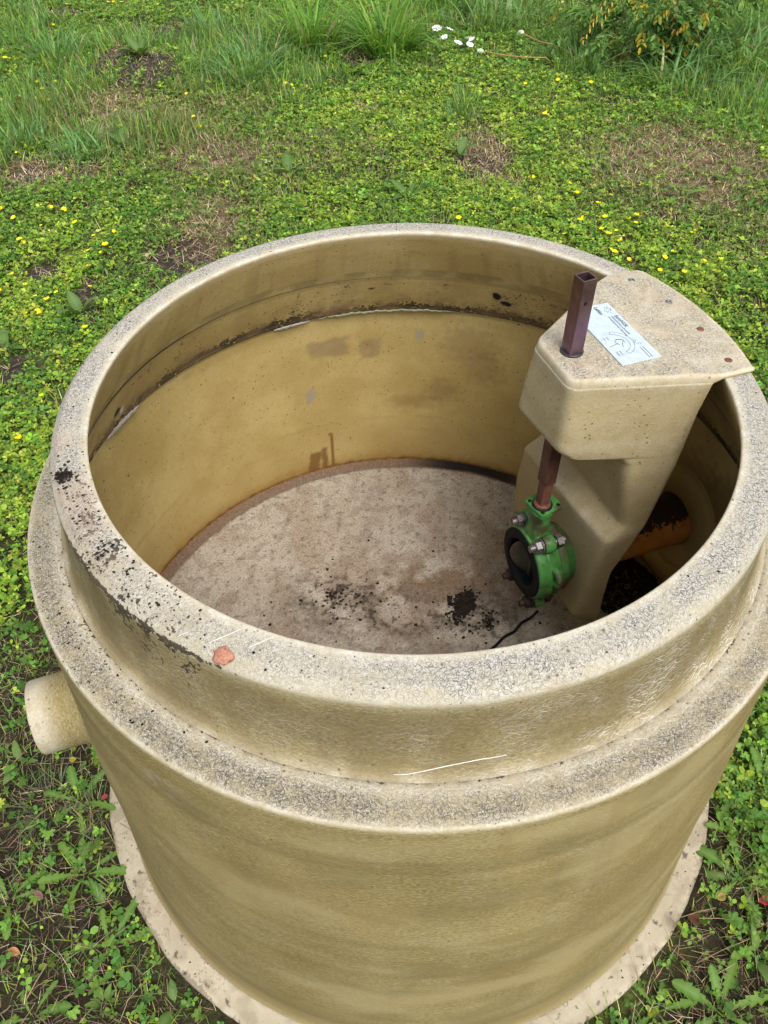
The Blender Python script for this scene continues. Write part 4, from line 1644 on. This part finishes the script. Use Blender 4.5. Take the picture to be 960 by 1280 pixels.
def build_palmate():
    # larger five-fingered and round leaves close to the tank
    def dens(x, y):
        nd = blobs(x, y, NEARDARK, 222, .5, .4)
        rgt = sstep(.55, .8, x) * sstep(.9, .3, y)
        d = np.hypot(x - CAM.x, y - CAM.y)
        n = sstep(.40, .60, fbm(x * 6 + 3, y * 6 + 3, 231, 3))
        return np.clip(.08 + .16 * nd + .75 * rgt, 0, 1) * (.2 + .8 * n) * np.clip(1.4 - .3 * d, .14, 1) * (1 - blobs(x, y, BARE, 214))
    x, y, d, g = field(70000, dens, 302)
    n = len(x)
    P = np.stack([x, y, gheight(x, y) + .012 + np.abs(g.normal(0, .018, n))], 1)
    size = .011 + .011 * g.random(n)
    col = mixc(palette(n, MG, g), palette(n, YG, g), (g.random(n) < .12).astype(float))
    yaw0 = g.random(n) * 2 * PI
    pit0 = g.normal(.1, .3, n)
    SH = np.array([(0, 0, 0), (.30, -.20, .05), (.52, -.44, .08), (.72, -.30, .05), (.86, -.34, .04), (1, 0, -.06), (.86, .34, .04), (.72, .30, .05), (.52, .44, .08), (.30, .20, .05)])
    Vs, Fs, Cs, o = [], [], [], 0
    for k in range(5):
        V, F = leaf_geo(P, size * (1.1 - .13 * abs(k - 2)), yaw0 + (k - 2) * .78, pit0 + g.normal(0, .12, n), g.normal(0, .25, n), SH, np.full(n, .62))
        Vs.append(V)
        Fs.append(F + o)
        o += len(V)
        Cs.append(np.repeat(col * (1 + .1 * g.normal(size=(n, 1))), len(SH), 0))
    # small round leaves on the soil
    x, y, d, g = field(60000, lambda x, y: .36 * blobs(x, y, NEARDARK, 222, .5, .5) * sstep(.35, .6, fbm(x * 9 + 3, y * 9 + 3, 232, 3)), 303)
    n = len(x)
    th = np.arange(8) * PI / 4
    RO = np.stack([.5 - .5 * np.cos(th), .5 * np.sin(th), .06 * np.abs(np.sin(th))], 1)
    V, F = leaf_geo(np.stack([x, y, gheight(x, y) + .004 + .016 * g.random(n)], 1), .006 + .008 * g.random(n), g.random(n) * 6.28, g.normal(.1, .3, n), g.normal(0, .3, n), RO, np.full(n, .8))
    Vs.append(V)
    F = [np.concatenate([f for f in Fs]), F + o]
    Cs.append(np.repeat(mixc(palette(n, MG, g), palette(n, YG, g), (g.random(n) < .5).astype(float)), 8, 0))
    me = np_mesh('weed_leaves', np.concatenate(Vs), F, False)
    vcol(me, 'Col', np.clip(np.concatenate(Cs), 0, 1))
    tag(link('weed_cover', me, LEAF), 'small fingered and round weed leaves growing close round the tank', 'weeds', None, 'stuff')


def build_grass():
    def dens(x, y):
        b, s_ = blobs(x, y, BARE, 214), blobs(x, y, STRAW, 213)
        lg = blobs(x, y, LONGG, 221)
        n = sstep(.3, .62, fbm(x * 3.3 + 90, y * 3.3 + 90, 241, 3))
        ol = blobs(x, y, OLIVE, 224, .6, .5)
        d = np.hypot(x - CAM.x, y - CAM.y)
        return np.clip(.27 + .45 * n + .35 * lg + .5 * ol + .25 * blobs(x, y, NEARDARK, 222, .5, .5), 0, 1) * (1 - .92 * b) * (1 - .55 * s_) * np.clip(1.4 - .12 * d, .4, 1)
    x, y, d, g = field(460000, dens, 311, .95)
    n = len(x)
    lg = blobs(x, y, LONGG, 221)
    ol = blobs(x, y, OLIVE, 224, .6, .5)
    L = (.026 + .040 * g.random(n) ** 1.5) * (1 + 1.6 * lg) * (.75 + .5 * fbm(x * 2 + 1, y * 2 + 1, 242, 2)) * np.where(d < 1.7, .8, 1)
    wd = .0012 + .0014 * g.random(n) + .00055 * d
    wd = wd * (1 + .6 * lg)
    col = mixc(palette(n, MG, g), palette(n, BG, g), (g.random(n) < .35 + .35 * lg).astype(float))
    col = mixc(col, palette(n, YG, g), (g.random(n) < .22).astype(float))
    col = mixc(col, palette(n, OL, g), (g.random(n) < .5 * ol + .06).astype(float))
    col = mixc(col, palette(n, TAN, g), (g.random(n) < .05 + .14 * ol).astype(float))
    P = np.stack([x, y, gheight(x, y) - .002], 1)
    V, F, m = blade_geo(P, L, wd, g.random(n) * 2 * PI, np.clip(np.abs(g.normal(.35, .3, n)), 0, .95), np.abs(g.normal(.15, .22, n)))
    me = np_mesh('grass_blades', V, F, False)
    vcol(me, 'Col', np.repeat(col, m, 0))
    tag(link('grass', me, LEAF), 'short green and olive grass blades mixed through the lawn', 'grass', None, 'stuff')


def build_straw():
    def dens(x, y):
        s_ = blobs(x, y, STRAW, 213, .9, .5)
        nd = blobs(x, y, NEARDARK, 222, .5, .5)
        ol = blobs(x, y, OLIVE, 224, .6, .5)
        b = blobs(x, y, BARE, 214)
        return np.clip(.10 + .70 * s_ + .85 * nd + .16 * ol + .25 * b, 0, 1)
    x, y, d, g = field(420000, dens, 321, 1.0)
    n = len(x)
    P = np.stack([x, y, gheight(x, y) + .002 + .016 * g.random(n) ** 2], 1)
    L = .02 + .055 * g.random(n) ** 1.6
    nd = blobs(x, y, NEARDARK, 222, .5, .5)
    wd = (.0008 + .0009 * g.random(n) + .00034 * d) * (1 - .35 * nd)
    col = palette(n, TAN, g, .3) * (1 - .45 * nd * (g.random(n) < .75))[:, None]
    V, F, m = blade_geo(P, L, wd, g.random(n) * 2 * PI, np.clip(g.normal(.95, .08, n), .6, .99), g.normal(.0, .12, n))
    me = np_mesh('dry_stems', V, F, False)
    vcol(me, 'Col', np.repeat(np.clip(col, 0, 1), m, 0))
    tag(link('dead_grass', me, DRYM), 'dead brown grass stems matted over the worn patches of the lawn', 'dead grass', None, 'stuff')


build_cover()
build_palmate()
build_grass()
build_straw()


# --- grass tufts
def tuft(u, v, n, L, spread, wd, cols, label, seed, droop=.35, lean=.28, zero=0.0):
    x0, y0 = lawn(u, v)
    g = np.random.default_rng(seed)
    if cols is BG or cols is MG:
        n, wd = int(n * .6), wd * 1.6
    a, r = g.random(n) * 2 * PI, np.sqrt(g.random(n)) * spread
    x, y = r * np.cos(a), r * np.sin(a)
    P = np.stack([x, y, gheight(x0 + x, y0 + y) - .004], 1)
    yaw = np.where(g.random(n) < .7, a, g.random(n) * 2 * PI) + g.normal(0, .5, n)
    Ls = L * (.40 + .7 * g.random(n))
    wd = wd * 1.45
    V, F, m = blade_geo(P, Ls, wd * (.7 + .6 * g.random(n)), yaw, np.clip(np.abs(g.normal(lean, .16, n)) + .25 * r / max(spread, .01), 0, .93), np.abs(g.normal(droop, .25, n)), 5)
    c = palette(n, cols, g, .2)
    c = mixc(c, palette(n, TAN, g), (g.random(n) < .05).astype(float))
    me = np_mesh('grass_tuft', V, F, True)
    vcol(me, 'Col', np.repeat(c, m, 0))
    o = link('grass_tuft', me, LEAF, None, (x0, y0, 0))
    tag(o, label, 'grass tuft', 'tufts of taller grass')
    return o


STRAP = [(.085, .195, .022), (.115, .235, .030), (.060, .150, .018), (.14, .26, .04)]
tuft(388, 60, 210, .42, .17, .0105, STRAP, 'broad-bladed bright green clump at the top centre, left of its twin', 1)
tuft(482, 66, 250, .44, .17, .0105, STRAP, 'broad-bladed bright green clump beside the white flowers', 2, .5)
tuft(628, 30, 200, .40, .30, .006, BG, 'loose tall grass tuft behind the white flowers', 3, .5)
tuft(560, 12, 160, .40, .22, .007, STRAP, 'tall grass tuft between the broad-bladed clump and the loose tuft', 33, .4)
tuft(78, 74, 260, .24, .15, .0045, BG, 'fine grass tuft just left of the bare soil mound', 4)
tuft(40, 60, 200, .22, .22, .0045, MG, 'fine grass tuft in the far left corner of the lawn', 5)
tuft(308, 98, 260, .25, .18, .0045, BG, 'blue green grass tuft right of the bare soil mound', 6, .45)
tuft(330, 78, 200, .26, .18, .005, BG, 'tall thin grass tuft left of the broad-bladed clumps', 7, .45)
tuft(262, 46, 160, .28, .15, .0045, BG, 'wispy grass tuft behind the bare soil mound', 8, .3)
tuft(22, 186, 240, .20, .16, .0048, BG, 'grass tuft at the left edge above the dry straw', 9, .4)
tuft(108, 192, 260, .17, .15, .0045, BG, 'low spreading grass tuft right of the dry straw at the left', 10, .5)
tuft(730, 82, 300, .30, .22, .004, BG, 'soft fine grass tuft in front of the leafy shrub', 11, .5)
tuft(905, 78, 340, .48, .30, .0065, BG, 'tall drooping grass tuft right of the leafy shrub', 12, .75)
tuft(845, 110, 120, .34, .16, .006, BG, 'long arching grass tuft in front of the leafy shrub', 13, .8)
tuft(955, 40, 240, .5, .25, .006, STRAP, 'tallest grass tuft in the far right corner', 14, .6)
tuft(120, 1018, 70, .07, .03, .0016, [(.10, .14, .05), (.13, .12, .05), (.06, .10, .04)], 'small wiry grass tuft below the pipe stub', 15, .5, .6)
tuft(62, 1000, 90, .08, .05, .0016, [(.08, .12, .06), (.10, .12, .06)], 'thin grey green grass tuft at the lower left edge', 16, .4, .6)
tuft(570, 150, 90, .13, .09, .0032, BG, 'small grass tuft standing in the middle of the lawn', 17, .4)
tuft(505, 165, 50, .12, .07, .003, BG, 'sparse grass tuft in the lawn left of the dead straw patch', 18, .4)


# --- broad leaves
def ribbon_leaf(L, half, arch, teeth=0, depth=.5, fold=.25, n=18, stalk=.15, up=.5):
    """one leaf along +x: half(t) gives the half width; returns mesh verts/faces"""
    V, F = [], []
    x = z = 0.0
    for i in range(n + 1):
        t = i / n
        a = up - arch * t
        if i:
            x += L / n * math.cos(a)
            z += L / n * math.sin(a)
        wv = half(t) * L
        if teeth:
            ph = (t * teeth) % 1
            wv *= 1 - depth * (ph ** .7 if t < .8 else ph * (1 - t) * 4)
        wv = max(wv, .0012)
        V += [(x - (wv * .25 if teeth else 0), -wv, z + wv * fold), (x, 0, z), (x - (wv * .25 if teeth else 0), wv, z + wv * fold)]
    for i in range(n):
        for j in (0, 1):
            F.append((i * 3 + j, i * 3 + j + 1, i * 3 + j + 4, i * 3 + j + 3))
    return V, F


def leaf_mesh(name, V, F, col, rib=(.16, .22, .08), seed=0):
    me = bpy.data.meshes.new(name)
    me.from_pydata(V, [], F)
    me.polygons.foreach_set('use_smooth', [True] * len(F))
    g = np.random.default_rng(seed)
    c = np.tile(col, (len(V), 1)) * (1 + .10 * g.normal(size=(len(V), 1)))
    if rib is not None:
        c[1::3] = rib
    vcol(me, 'Col', np.clip(c, 0, 1))
    me.materials.append(BROAD)
    return me


BROAD = mat_leaf('broad_leaf', .55, .25, .22)
DAND = []
for i in range(7):
    g_ = random.Random(i)
    half = lambda t, k=g_.uniform(.10, .15): k * (0.22 if t < .14 else (.3 + .9 * (t - .14) / .5 if t < .64 else 1.2 * (1 - ((t - .64) / .36) ** 2) ** .5 + .02))
    V, F = ribbon_leaf(1.0, half, g_.uniform(.5, 1.0), g_.choice((5, 6, 7)), g_.uniform(.4, .65), .22, 40, up=g_.uniform(.35, .7))
    DAND.append(leaf_mesh('leaf', V, F, ((.060, .165, .012), (.085, .195, .016), (.050, .135, .014), (.12, .225, .020), (.070, .160, .022), (.095, .185, .014), (.045, .125, .012))[i], (.15, .24, .06), i))
PLAIN = []
for i in range(4):
    half = lambda t, k=(.17, .2, .24, .16)[i]: k * (.12 if t < .12 else math.sin(PI * ((t - .10) / .9) ** .8) ** .8 + .03)
    V, F = ribbon_leaf(1.0, half, (.7, 1.0, .6, .9)[i], 0, 0, .3, 22, up=(.6, .7, .4, .9)[i])
    PLAIN.append(leaf_mesh('leaf', V, F, ((.060, .135, .016), (.075, .150, .028), (.050, .125, .014), (.095, .18, .025))[i], (.12, .19, .06), 20 + i))


def rosette(name, u, v, n, L, label, cat, seed, kinds=DAND, group=None, lift=0.0, arc=None):
    x0, y0 = lawn(u, v)
    g_ = random.Random(seed)
    q = math.hypot(x0, y0)
    if q < .735 + .6 * L:                     # room for the leaves beside the flange
        x0, y0 = x0 * (.735 + .6 * L) / q, y0 * (.735 + .6 * L) / q
    z0 = float(gheight(np.array([x0]), np.array([y0]))[0])
    root = bpy.data.objects.new(name, None)
    COL.objects.link(root)
    root.location = (x0, y0, z0)
    tag(root, label, cat, group)
    for i in range(n):
        a = (2 * PI * i / n if arc is None else math.radians(arc[0] + (arc[1] - arc[0]) * i / max(1, n - 1))) + g_.uniform(-.35, .35)
        o = bpy.data.objects.new('leaf', g_.choice(kinds))
        COL.objects.link(o)
        o.parent = root
        s_ = L * g_.uniform(.7, 1.15)
        o.scale = (s_, s_, s_)
        o.rotation_euler = (g_.uniform(-.25, .25), g_.uniform(-.2, .15) - lift, a)
        o.location = (.006 * math.cos(a), .006 * math.sin(a), .002)
    return root


DG = 'dandelion plants in the grass'
for i, (u, v, n, L, lab) in enumerate((
        (105, 1000, 6, .085, 'dandelion plant with toothed leaves just below the pipe stub'),
        (128, 1082, 7, .090, 'dandelion plant against the left of the base flange'),
        (92, 1098, 4, .080, 'dandelion with one long upright leaf at the lower left'),
        (160, 1165, 6, .095, 'dandelion plant with broad leaves against the flange at the lower left'),
        (12, 1125, 6, .080, 'dandelion plant cut off by the left edge below the twigs'),
        (40, 1272, 6, .080, 'dandelion plant at the bottom left corner'),
        (925, 1098, 8, .105, 'large dandelion plant with a dull purple leaf right of the flange'),
        (950, 985, 7, .090, 'dandelion plant high beside the right side of the tank'),
        (905, 985, 7, .085, 'dandelion plant close against the right wall of the tank'),
        (915, 1040, 6, .085, 'dandelion plant between the tank and the large dandelion'),
        (900, 1265, 7, .105, 'dandelion plant at the bottom right corner'),
        (820, 1262, 5, .070, 'small dandelion plant tucked under the right front of the flange'),
        (945, 935, 6, .080, 'dandelion plant at the right edge beside the ledge'),
        (955, 1180, 5, .08, 'dandelion plant at the right edge beside the dry stalks'))):
    rosette('dandelion_plant', u, v, n, L, lab, 'dandelion', 100 + i, DAND, DG)
PW = 'broad-leaved weeds in the lawn'
rosette('plantain_plant', 178, 80, 8, .15, 'dark plantain plant growing on the bare soil mound', 'plantain', 1, PLAIN[:1] + PLAIN[2:3], PW, .25)
rosette('dock_plant', 102, 392, 3, .14, 'dock plant with one tall pale leaf left of the tank', 'dock plant', 2, PLAIN[1:2], PW, .5)
rosette('plantain_plant', 362, 218, 3, .12, 'upright plantain plant behind the far rim of the tank', 'plantain', 3, PLAIN[2:3], PW, .4)
rosette('plantain_plant', 574, 195, 4, .12, 'pale plantain plant left of the small dead straw patch', 'plantain', 4, PLAIN[1:2], PW, .4)
rosette('dandelion_plant', 850, 250, 6, .14, 'dandelion plant at the front of the large dead straw patch', 'dandelion', 5, DAND, DG, .25)
rosette('plantain_plant', 510, 250, 5, .12, 'low plantain plant left of the yellow flowers behind the rim', 'plantain', 8, PLAIN[:2], PW, .3)
rosette('plantain_plant', 156, 188, 4, .12, 'plantain plant with narrow leaves in the olive grass', 'plantain', 6, PLAIN[1:2], PW, .3)
rosette('plantain_plant', 8, 440, 3, .10, 'pale plantain leaves at the left edge beside the tank', 'plantain', 7, PLAIN[1:2], PW, .2)
rosette('plantain_plant', 28, 956, 3, .055, 'light green broad leaf plant left of the pipe stub', 'plantain', 9, PLAIN[1:2] + PLAIN[3:4], PW, .1)
rosette('cleavers_plant', 130, 1255, 9, .035, 'small star-shaped weed with narrow leaves at the bottom left', 'weed', 10, PLAIN[3:4], PW, .25)
rosette('clover_plant', 228, 1246, 3, .045, 'three-leaved clover beside the front left of the flange', 'clover', 12, PLAIN[2:3] + PLAIN[1:2], PW, .1)
rosette('plantain_plant', 945, 1195, 4, .06, 'round-leaved weed at the right edge below the red leaf', 'plantain', 11, PLAIN[2:4], PW, .1)

# --- leafy shrub at the far right
SH = bpy.data.objects.new('leafy_shrub', None)
COL.objects.link(SH)
sx, sy = lawn(800, 66)
SH.location = (sx, sy, 0)
tag(SH, 'leafy green shrub with some yellow leaves at the far edge of the lawn', 'shrub')
g = np.random.default_rng(77)
mb = MB()
tips = []
for i in range(46):
    a, r = g.random() * 2 * PI, .05 + .20 * g.random()
    h_ = .22 + .52 * g.random()
    out = .15 + .42 * g.random()
    pts = []
    for k in range(8):
        t = k / 7
        pts.append((math.cos(a) * (r + out * t ** 1.6), math.sin(a) * (r + out * t ** 1.6) * .8, h_ * (t - .38 * t ** 3)))
    mb.path(pts, .004, 5, [1 - .7 * k / 7 for k in range(8)])
    tips.append(pts)
mb.build('stem', mat_simple('green_brown_stem', (.07, .08, .03), (.13, .10, .05), 30, .7), SH)
P, yaw, pit, sz, cc = [], [], [], [], []
for pts in tips:
    for k in range(2, 8):
        for _ in range(3):
            b = np.array(pts[k]) + g.normal(0, .03, 3)
            ya = math.atan2(pts[7][1] - pts[2][1], pts[7][0] - pts[2][0]) + g.normal(0, 1.0)
            dn = -.5 + g.normal(0, .35)
            yellow = g.random() < .07
            for j in range(9):         # a pinnate leaf: leaflets in pairs along a drooping rib
                s_ = (j // 2 + 1) * .020
                P.append(b + np.array((math.cos(ya) * s_, math.sin(ya) * s_, -s_ * .45 * (1 + s_ * 5))))
                yaw.append(ya + (0 if j == 8 else (.85 if j % 2 else -.85)))
                pit.append(dn + g.normal(0, .2))
                sz.append(.035 + .02 * g.random())
                cc.append(((.42, .30, .02) if yellow else ((.085, .19, .035), (.12, .24, .05), (.065, .15, .03), (.17, .28, .07))[g.integers(0, 4)]))
P = np.array(P)
n = len(P)
V, F = leaf_geo(P, np.array(sz), np.array(yaw), np.array(pit), g.normal(0, .3, n), LEAFLET6, np.full(n, .42))
me = np_mesh('foliage', V, [F], False)
vcol(me, 'Col', np.repeat(np.clip(np.array(cc) * (1 + .2 * g.normal(size=(n, 1))), 0, 1), 6, 0))
link('foliage', me, LEAF, SH)
# dry fern-like fronds hanging from it
P, yaw, pit, sz, cc = [], [], [], [], []
for i in range(20):
    a, r = g.random() * 2 * PI, .25 + .25 * g.random()
    b = np.array((math.cos(a) * r, math.sin(a) * r * .7, .12 + .4 * g.random()))
    for j in range(10):
        P.append(b + np.array((math.cos(a) * .012 * j, math.sin(a) * .012 * j, -.015 * j)))
        yaw.append(a + (.9 if j % 2 else -.9))
        pit.append(-.8)
        sz.append(.03 + .015 * g.random())
        cc.append(((.35, .27, .14), (.28, .19, .08), (.40, .30, .06))[i % 3])
P = np.array(P)
n = len(P)
V, F = leaf_geo(P, np.array(sz), np.array(yaw), np.array(pit), g.normal(0, .3, n), LEAFLET6, np.full(n, .3))
me = np_mesh('dry_foliage', V, [F], False)
vcol(me, 'Col', np.repeat(np.array(cc), 6, 0))
link('dry_foliage', me, DRYM, SH)['label'] = 'withered tan and yellow leaves'

# --- flowers
PETY = mat_simple('yellow_petal', (.74, .58, .008), (.82, .68, .012), 60, .5, 0, .3, 0)
PETW = mat_simple('white_petal', (.78, .78, .76), (.86, .86, .84), 60, .5, 0, .3, 0)
STEMG = mat_simple('green_stem', (.06, .12, .03), (.09, .16, .04), 60, .6, 0, .3, 0)


def flower_mesh(name, npet, size, cup, stem_h, tilt, wide, seed):
    g_ = random.Random(seed)
    mb = MB()
    c = Vector((0, 0, stem_h))
    R_ = Matrix.Rotation(tilt, 3, 'X')
    for k in range(npet):
        a = 2 * PI * k / npet + g_.uniform(-.2, .2)
        d, s_ = Vector((math.cos(a), math.sin(a), 0)), Vector((-math.sin(a), math.cos(a), 0))
        pts = []
        for t, wv in ((0, .12), (.35, .75), (.75, 1.0), (1.0, .55)):
            z = cup * t * t
            for q in (-1, 0, 1):
                pts.append(c + R_ @ (d * size * t * (1 - .12 * abs(q)) + s_ * size * wide * wv * q + Vector((0, 0, size * (z + .15 * abs(q) * t)))))
        mb.add(pts, [(r * 3 + q, r * 3 + q + 1, r * 3 + q + 4, r * 3 + q + 3) for r in range(3) for q in (0, 1)], True)
    mb.mat = 1
    mb.lathe(c + R_ @ Vector((0, 0, -.001)), R_ @ Vector((0, 0, 1)), [(size * .12, 0), (size * .16, size * .1), (size * .05, size * .22)], 8)
    mb.path([(0, 0, -.01), (.003, 0, stem_h * .5), (0, 0, stem_h)], .0009, 5)
    return mb


YF = []
for i in range(5):
    b = flower_mesh('yellow_flower', 5, .0085, (.9, .5, .2, 1.2, .6)[i], .03, (.4, -.5, .2, .7, -.2)[i], .55, i)
    me = b.mesh('yellow_flower')
    me.materials.append(PETY)
    me.materials.append(STEMG)
    YF.append(me)
FL_LEFT = [(1, 260), (17, 271), (51, 281), (62, 260), (80, 262), (83, 264), (95, 279), (117, 295), (143, 291), (132, 306), (127, 317), (111, 314), (111, 332), (32, 304), (25, 300), (15, 340), (32, 340), (29, 352), (1, 360), (70, 364), (59, 374), (49, 389), (46, 386), (52, 391), (86, 401), (106, 410), (111, 355), (52, 495), (25, 546), (44, 369), (30, 390)]
FL_FAR = [(84, 7), (135, 2), (142, 3), (152, 4), (12, 73), (5, 71), (25, 120), (31, 117), (28, 113), (34, 120), (43, 122), (61, 124), (69, 102), (52, 111), (45, 103), (67, 31), (0, 125)]
FL_MID = [(194, 151), (242, 145), (187, 163), (233, 117), (22, 192), (362, 107), (367, 111), (357, 105), (407, 72), (320, 50), (247, 160), (241, 146), (657, 106), (698, 101), (736, 97), (737, 104), (681, 142), (683, 140), (883, 114), (765, 32), (667, 221), (150, 160)]
FL_RIGHT = [(640, 253), (705, 297), (725, 278), (728, 276), (756, 275), (752, 291), (749, 288), (760, 295), (775, 304), (770, 292), (785, 277), (784, 287), (794, 281), (797, 273), (765, 305), (747, 257), (763, 247), (712, 231), (722, 245), (865, 291), (868, 288), (880, 327), (884, 330), (902, 324), (842, 315), (850, 312), (830, 322), (825, 337), (832, 287), (767, 320), (762, 318), (785, 327), (573, 275), (780, 315), (855, 340)]
k_ = 0
for lst, lab, grp in ((FL_LEFT, 'small yellow flower in the ground cover left of the tank', 'yellow flowers left of the tank'),
                      (FL_FAR, 'small yellow flower in the far left corner of the lawn', 'yellow flowers in the far left corner'),
                      (FL_MID, 'single yellow flower scattered over the far middle of the lawn', 'yellow flowers scattered over the far lawn'),
                      (FL_RIGHT, 'small yellow flower in the patch just behind the right rim of the tank', 'yellow flowers behind the right rim')):
    for u, v in lst:
        x, y = lawn(u, v, .035)
        o = bpy.data.objects.new('yellow_flower', YF[k_ % 5])
        COL.objects.link(o)
        sc = (1.0 + .35 * math.sin(k_ * 2.3)) * (1.0 + .10 * math.hypot(x, y + 1))
        o.scale = (sc, sc, 1)
        o.rotation_euler = (0, 0, k_ * 2.4)
        o.location = (x, y, float(gheight(np.array([x]), np.array([y]))[0]) + .008)
        tag(o, lab, 'flower', grp)
        k_ += 1
wf = flower_mesh('white_flower', 4, .030, .35, .06, .35, .62, 3)
wm = wf.mesh('white_flower')
wm.materials.append(PETW)
wm.materials.append(STEMG)
for i, (u, v, s_, lab) in enumerate(((546, 37, 1.25, 'largest white flower, at the upper left of the white group'), (561, 38, 1.0, 'white flower beside the largest white flower'), (549, 50, .75, 'lowest left white flower, below the largest one'),
                                     (556, 47, .8, 'small white flower in the middle of the white group'), (572, 54, 1.05, 'squarish white flower lowest in the middle of the white group'), (584, 48, .75, 'upper of the right-hand white flowers, on the left of its pair'),
                                     (590, 49, .75, 'rightmost white flower near the poppy head'), (587, 56, .9, 'lowest white flower on the right, nearest the poppy head'))):
    o = bpy.data.objects.new('white_flower', wm)
    COL.objects.link(o)
    x, y = lawn(u, v, .06)
    o.location = (x, y, float(gheight(np.array([x]), np.array([y]))[0]))
    o.rotation_euler = (0, 0, i * 1.9)
    o.scale = (s_, s_, 1)
    tag(o, lab, 'flower', 'white flowers at the far edge')
for i, (u0, v0, u1, v1, lab) in enumerate(((601, 64, 682, 72, 'pale green poppy seed head on a long reddish stem, nearer the white flowers'), (652, 41, 690, 55, 'pale green poppy seed head on a short curved stem, nearer the shrub'))):
    z = .10 + .03 * i
    x, y = lawn(u0, v0, z)
    x1, y1 = lawn(u1, v1, z)
    root = bpy.data.objects.new('poppy_seed_head', None)
    COL.objects.link(root)
    root.location = (x1, y1, 0)
    tag(root, lab, 'seed head', 'poppy seed heads')
    dx, dy = x - x1, y - y1
    mb = MB()
    mb.path([(.06, .10, 0), (.04, .06, z * .6), (0, 0, z), (dx * .35, dy * .35, z - .012), (dx * .7, dy * .7, z - .008), (dx * .93, dy * .93, z)], .0038, 7)
    mb.build('stem', mat_simple('reddish_stem', (.26, .13, .05), (.34, .20, .09), 40, .6), root)
    mb = MB()
    d = Vector((dx, dy, 0)).normalized()
    mb.lathe(Vector((dx, dy, z)) - d * .018, d, [(.004, -.002), (.011, .004), (.0165, .014), (.0165, .024), (.011, .034), (.0135, .037), (.0125, .040), (.003, .0415)], 20)
    mb.build('pod', mat_simple('pale_green_pod', (.33, .43, .25), (.42, .50, .33), 40, .5), root)

# --- fallen leaves and dry stalks
def fallen(u, v, L, wd, col, rot, label, seed):
    half = lambda t: wd * math.sin(PI * min(1, t * .98 + .01)) ** .8
    V, F = ribbon_leaf(1.0, half, random.Random(seed).uniform(-.5, .7), 0, 0, .35, 14, up=.15)
    m = leaf_mesh('fallen_leaf', [(a * L, b * L, c * L) for a, b, c in V], F, col, tuple(c * .7 for c in col), seed)
    m.materials.clear()
    m.materials.append(DRYM)
    x, y = lawn(u, v)
    o = link('fallen_leaf', m, None, None, (x, y, float(gheight(np.array([x]), np.array([y]))[0]) + .016))
    o.rotation_euler = (.2, .1, rot)
    tag(o, label, 'fallen leaf', 'fallen leaves on the soil')


fallen(45, 1116, .034, .22, (.20, .115, .095), -.5, 'brownish purple fallen leaf lying at the lower left', 1)
fallen(12, 1189, .026, .32, (.42, .20, .085), -.2, 'orange fallen leaf at the lower left edge', 2)
fallen(858, 1148, .030, .36, (.10, .045, .025), -.3, 'dark brown fallen leaf beside the right of the flange', 3)
fallen(945, 1128, .034, .30, (.28, .035, .045), .1, 'crimson leaf at the lower right edge', 4)
fallen(128, 1002, .018, .3, (.35, .06, .08), .9, 'small crimson leaf below the pipe stub', 5)
fallen(88, 953, .016, .4, (.35, .30, .04), .3, 'small yellow leaf just under the pipe stub', 6)
fallen(35, 500, .016, .4, (.40, .16, .06), .3, 'small orange leaf in the ground cover left of the rim', 7)
fallen(895, 1126, .020, .4, (.38, .24, .08), .5, 'small tan leaf beside the large dandelion', 8)


def stalk(pts, rad, label, seed):
    P = []
    for u, v, z in pts:
        x, y = lawn(u, v, z)
        P.append((x, y, z + .012))
    o0 = Vector(P[0])
    mb = MB()
    fine = []
    for a, b in zip(P, P[1:]):
        for k in range(6):
            t = k / 6
            fine.append(Vector(a) * (1 - t) + Vector(b) * t - o0)
    fine.append(Vector(P[-1]) - o0)
    mb.path(fine, rad, 6)
    tag(mb.build('dry_stalk', STALKM, None, o0), label, 'stalk', 'dry stalks on the ground')


STALKM = mat_simple('dry_tan_stalk', (.20, .13, .075), (.30, .21, .13), 60, .8, 0, .2, .3)
stalk([(849, 1149, .01), (870, 1142, .015), (893, 1137, .01)], .0009, 'dry tan stalk over the dark brown leaf, upper of a crossing pair', 1)
stalk([(872, 1150, .012), (895, 1150, .015), (917, 1152, .008)], .0009, 'dry tan stalk right of the dark brown leaf, lower of a crossing pair', 2)
stalk([(868, 1206, .01), (900, 1190, .02), (936, 1175, .01)], .0007, 'long thin dry stalk slanting across the lower right weeds', 3)
stalk([(862, 1190, .01), (885, 1196, .015), (906, 1210, .01)], .0007, 'short dry stalk crossing the long thin one', 4)
stalk([(866, 1210, .008), (890, 1212, .01), (910, 1222, .006)], .0007, 'dry stalk lying just below the crossing stalks at the lower right', 5)
stalk([(35, 1252, .006), (48, 1228, .01), (61, 1207, .006)], .0014, 'brown twig at the lower left below the orange leaf', 6)
stalk([(0, 975, .01), (18, 958, .012), (30, 944, .008)], .0014, 'reddish twig left of the pipe stub', 7)
stalk([(12, 1062, .006), (50, 1022, .012), (70, 1008, .006)], .0008, 'long pale stalk at the lower left edge under the wiry tuft', 8)
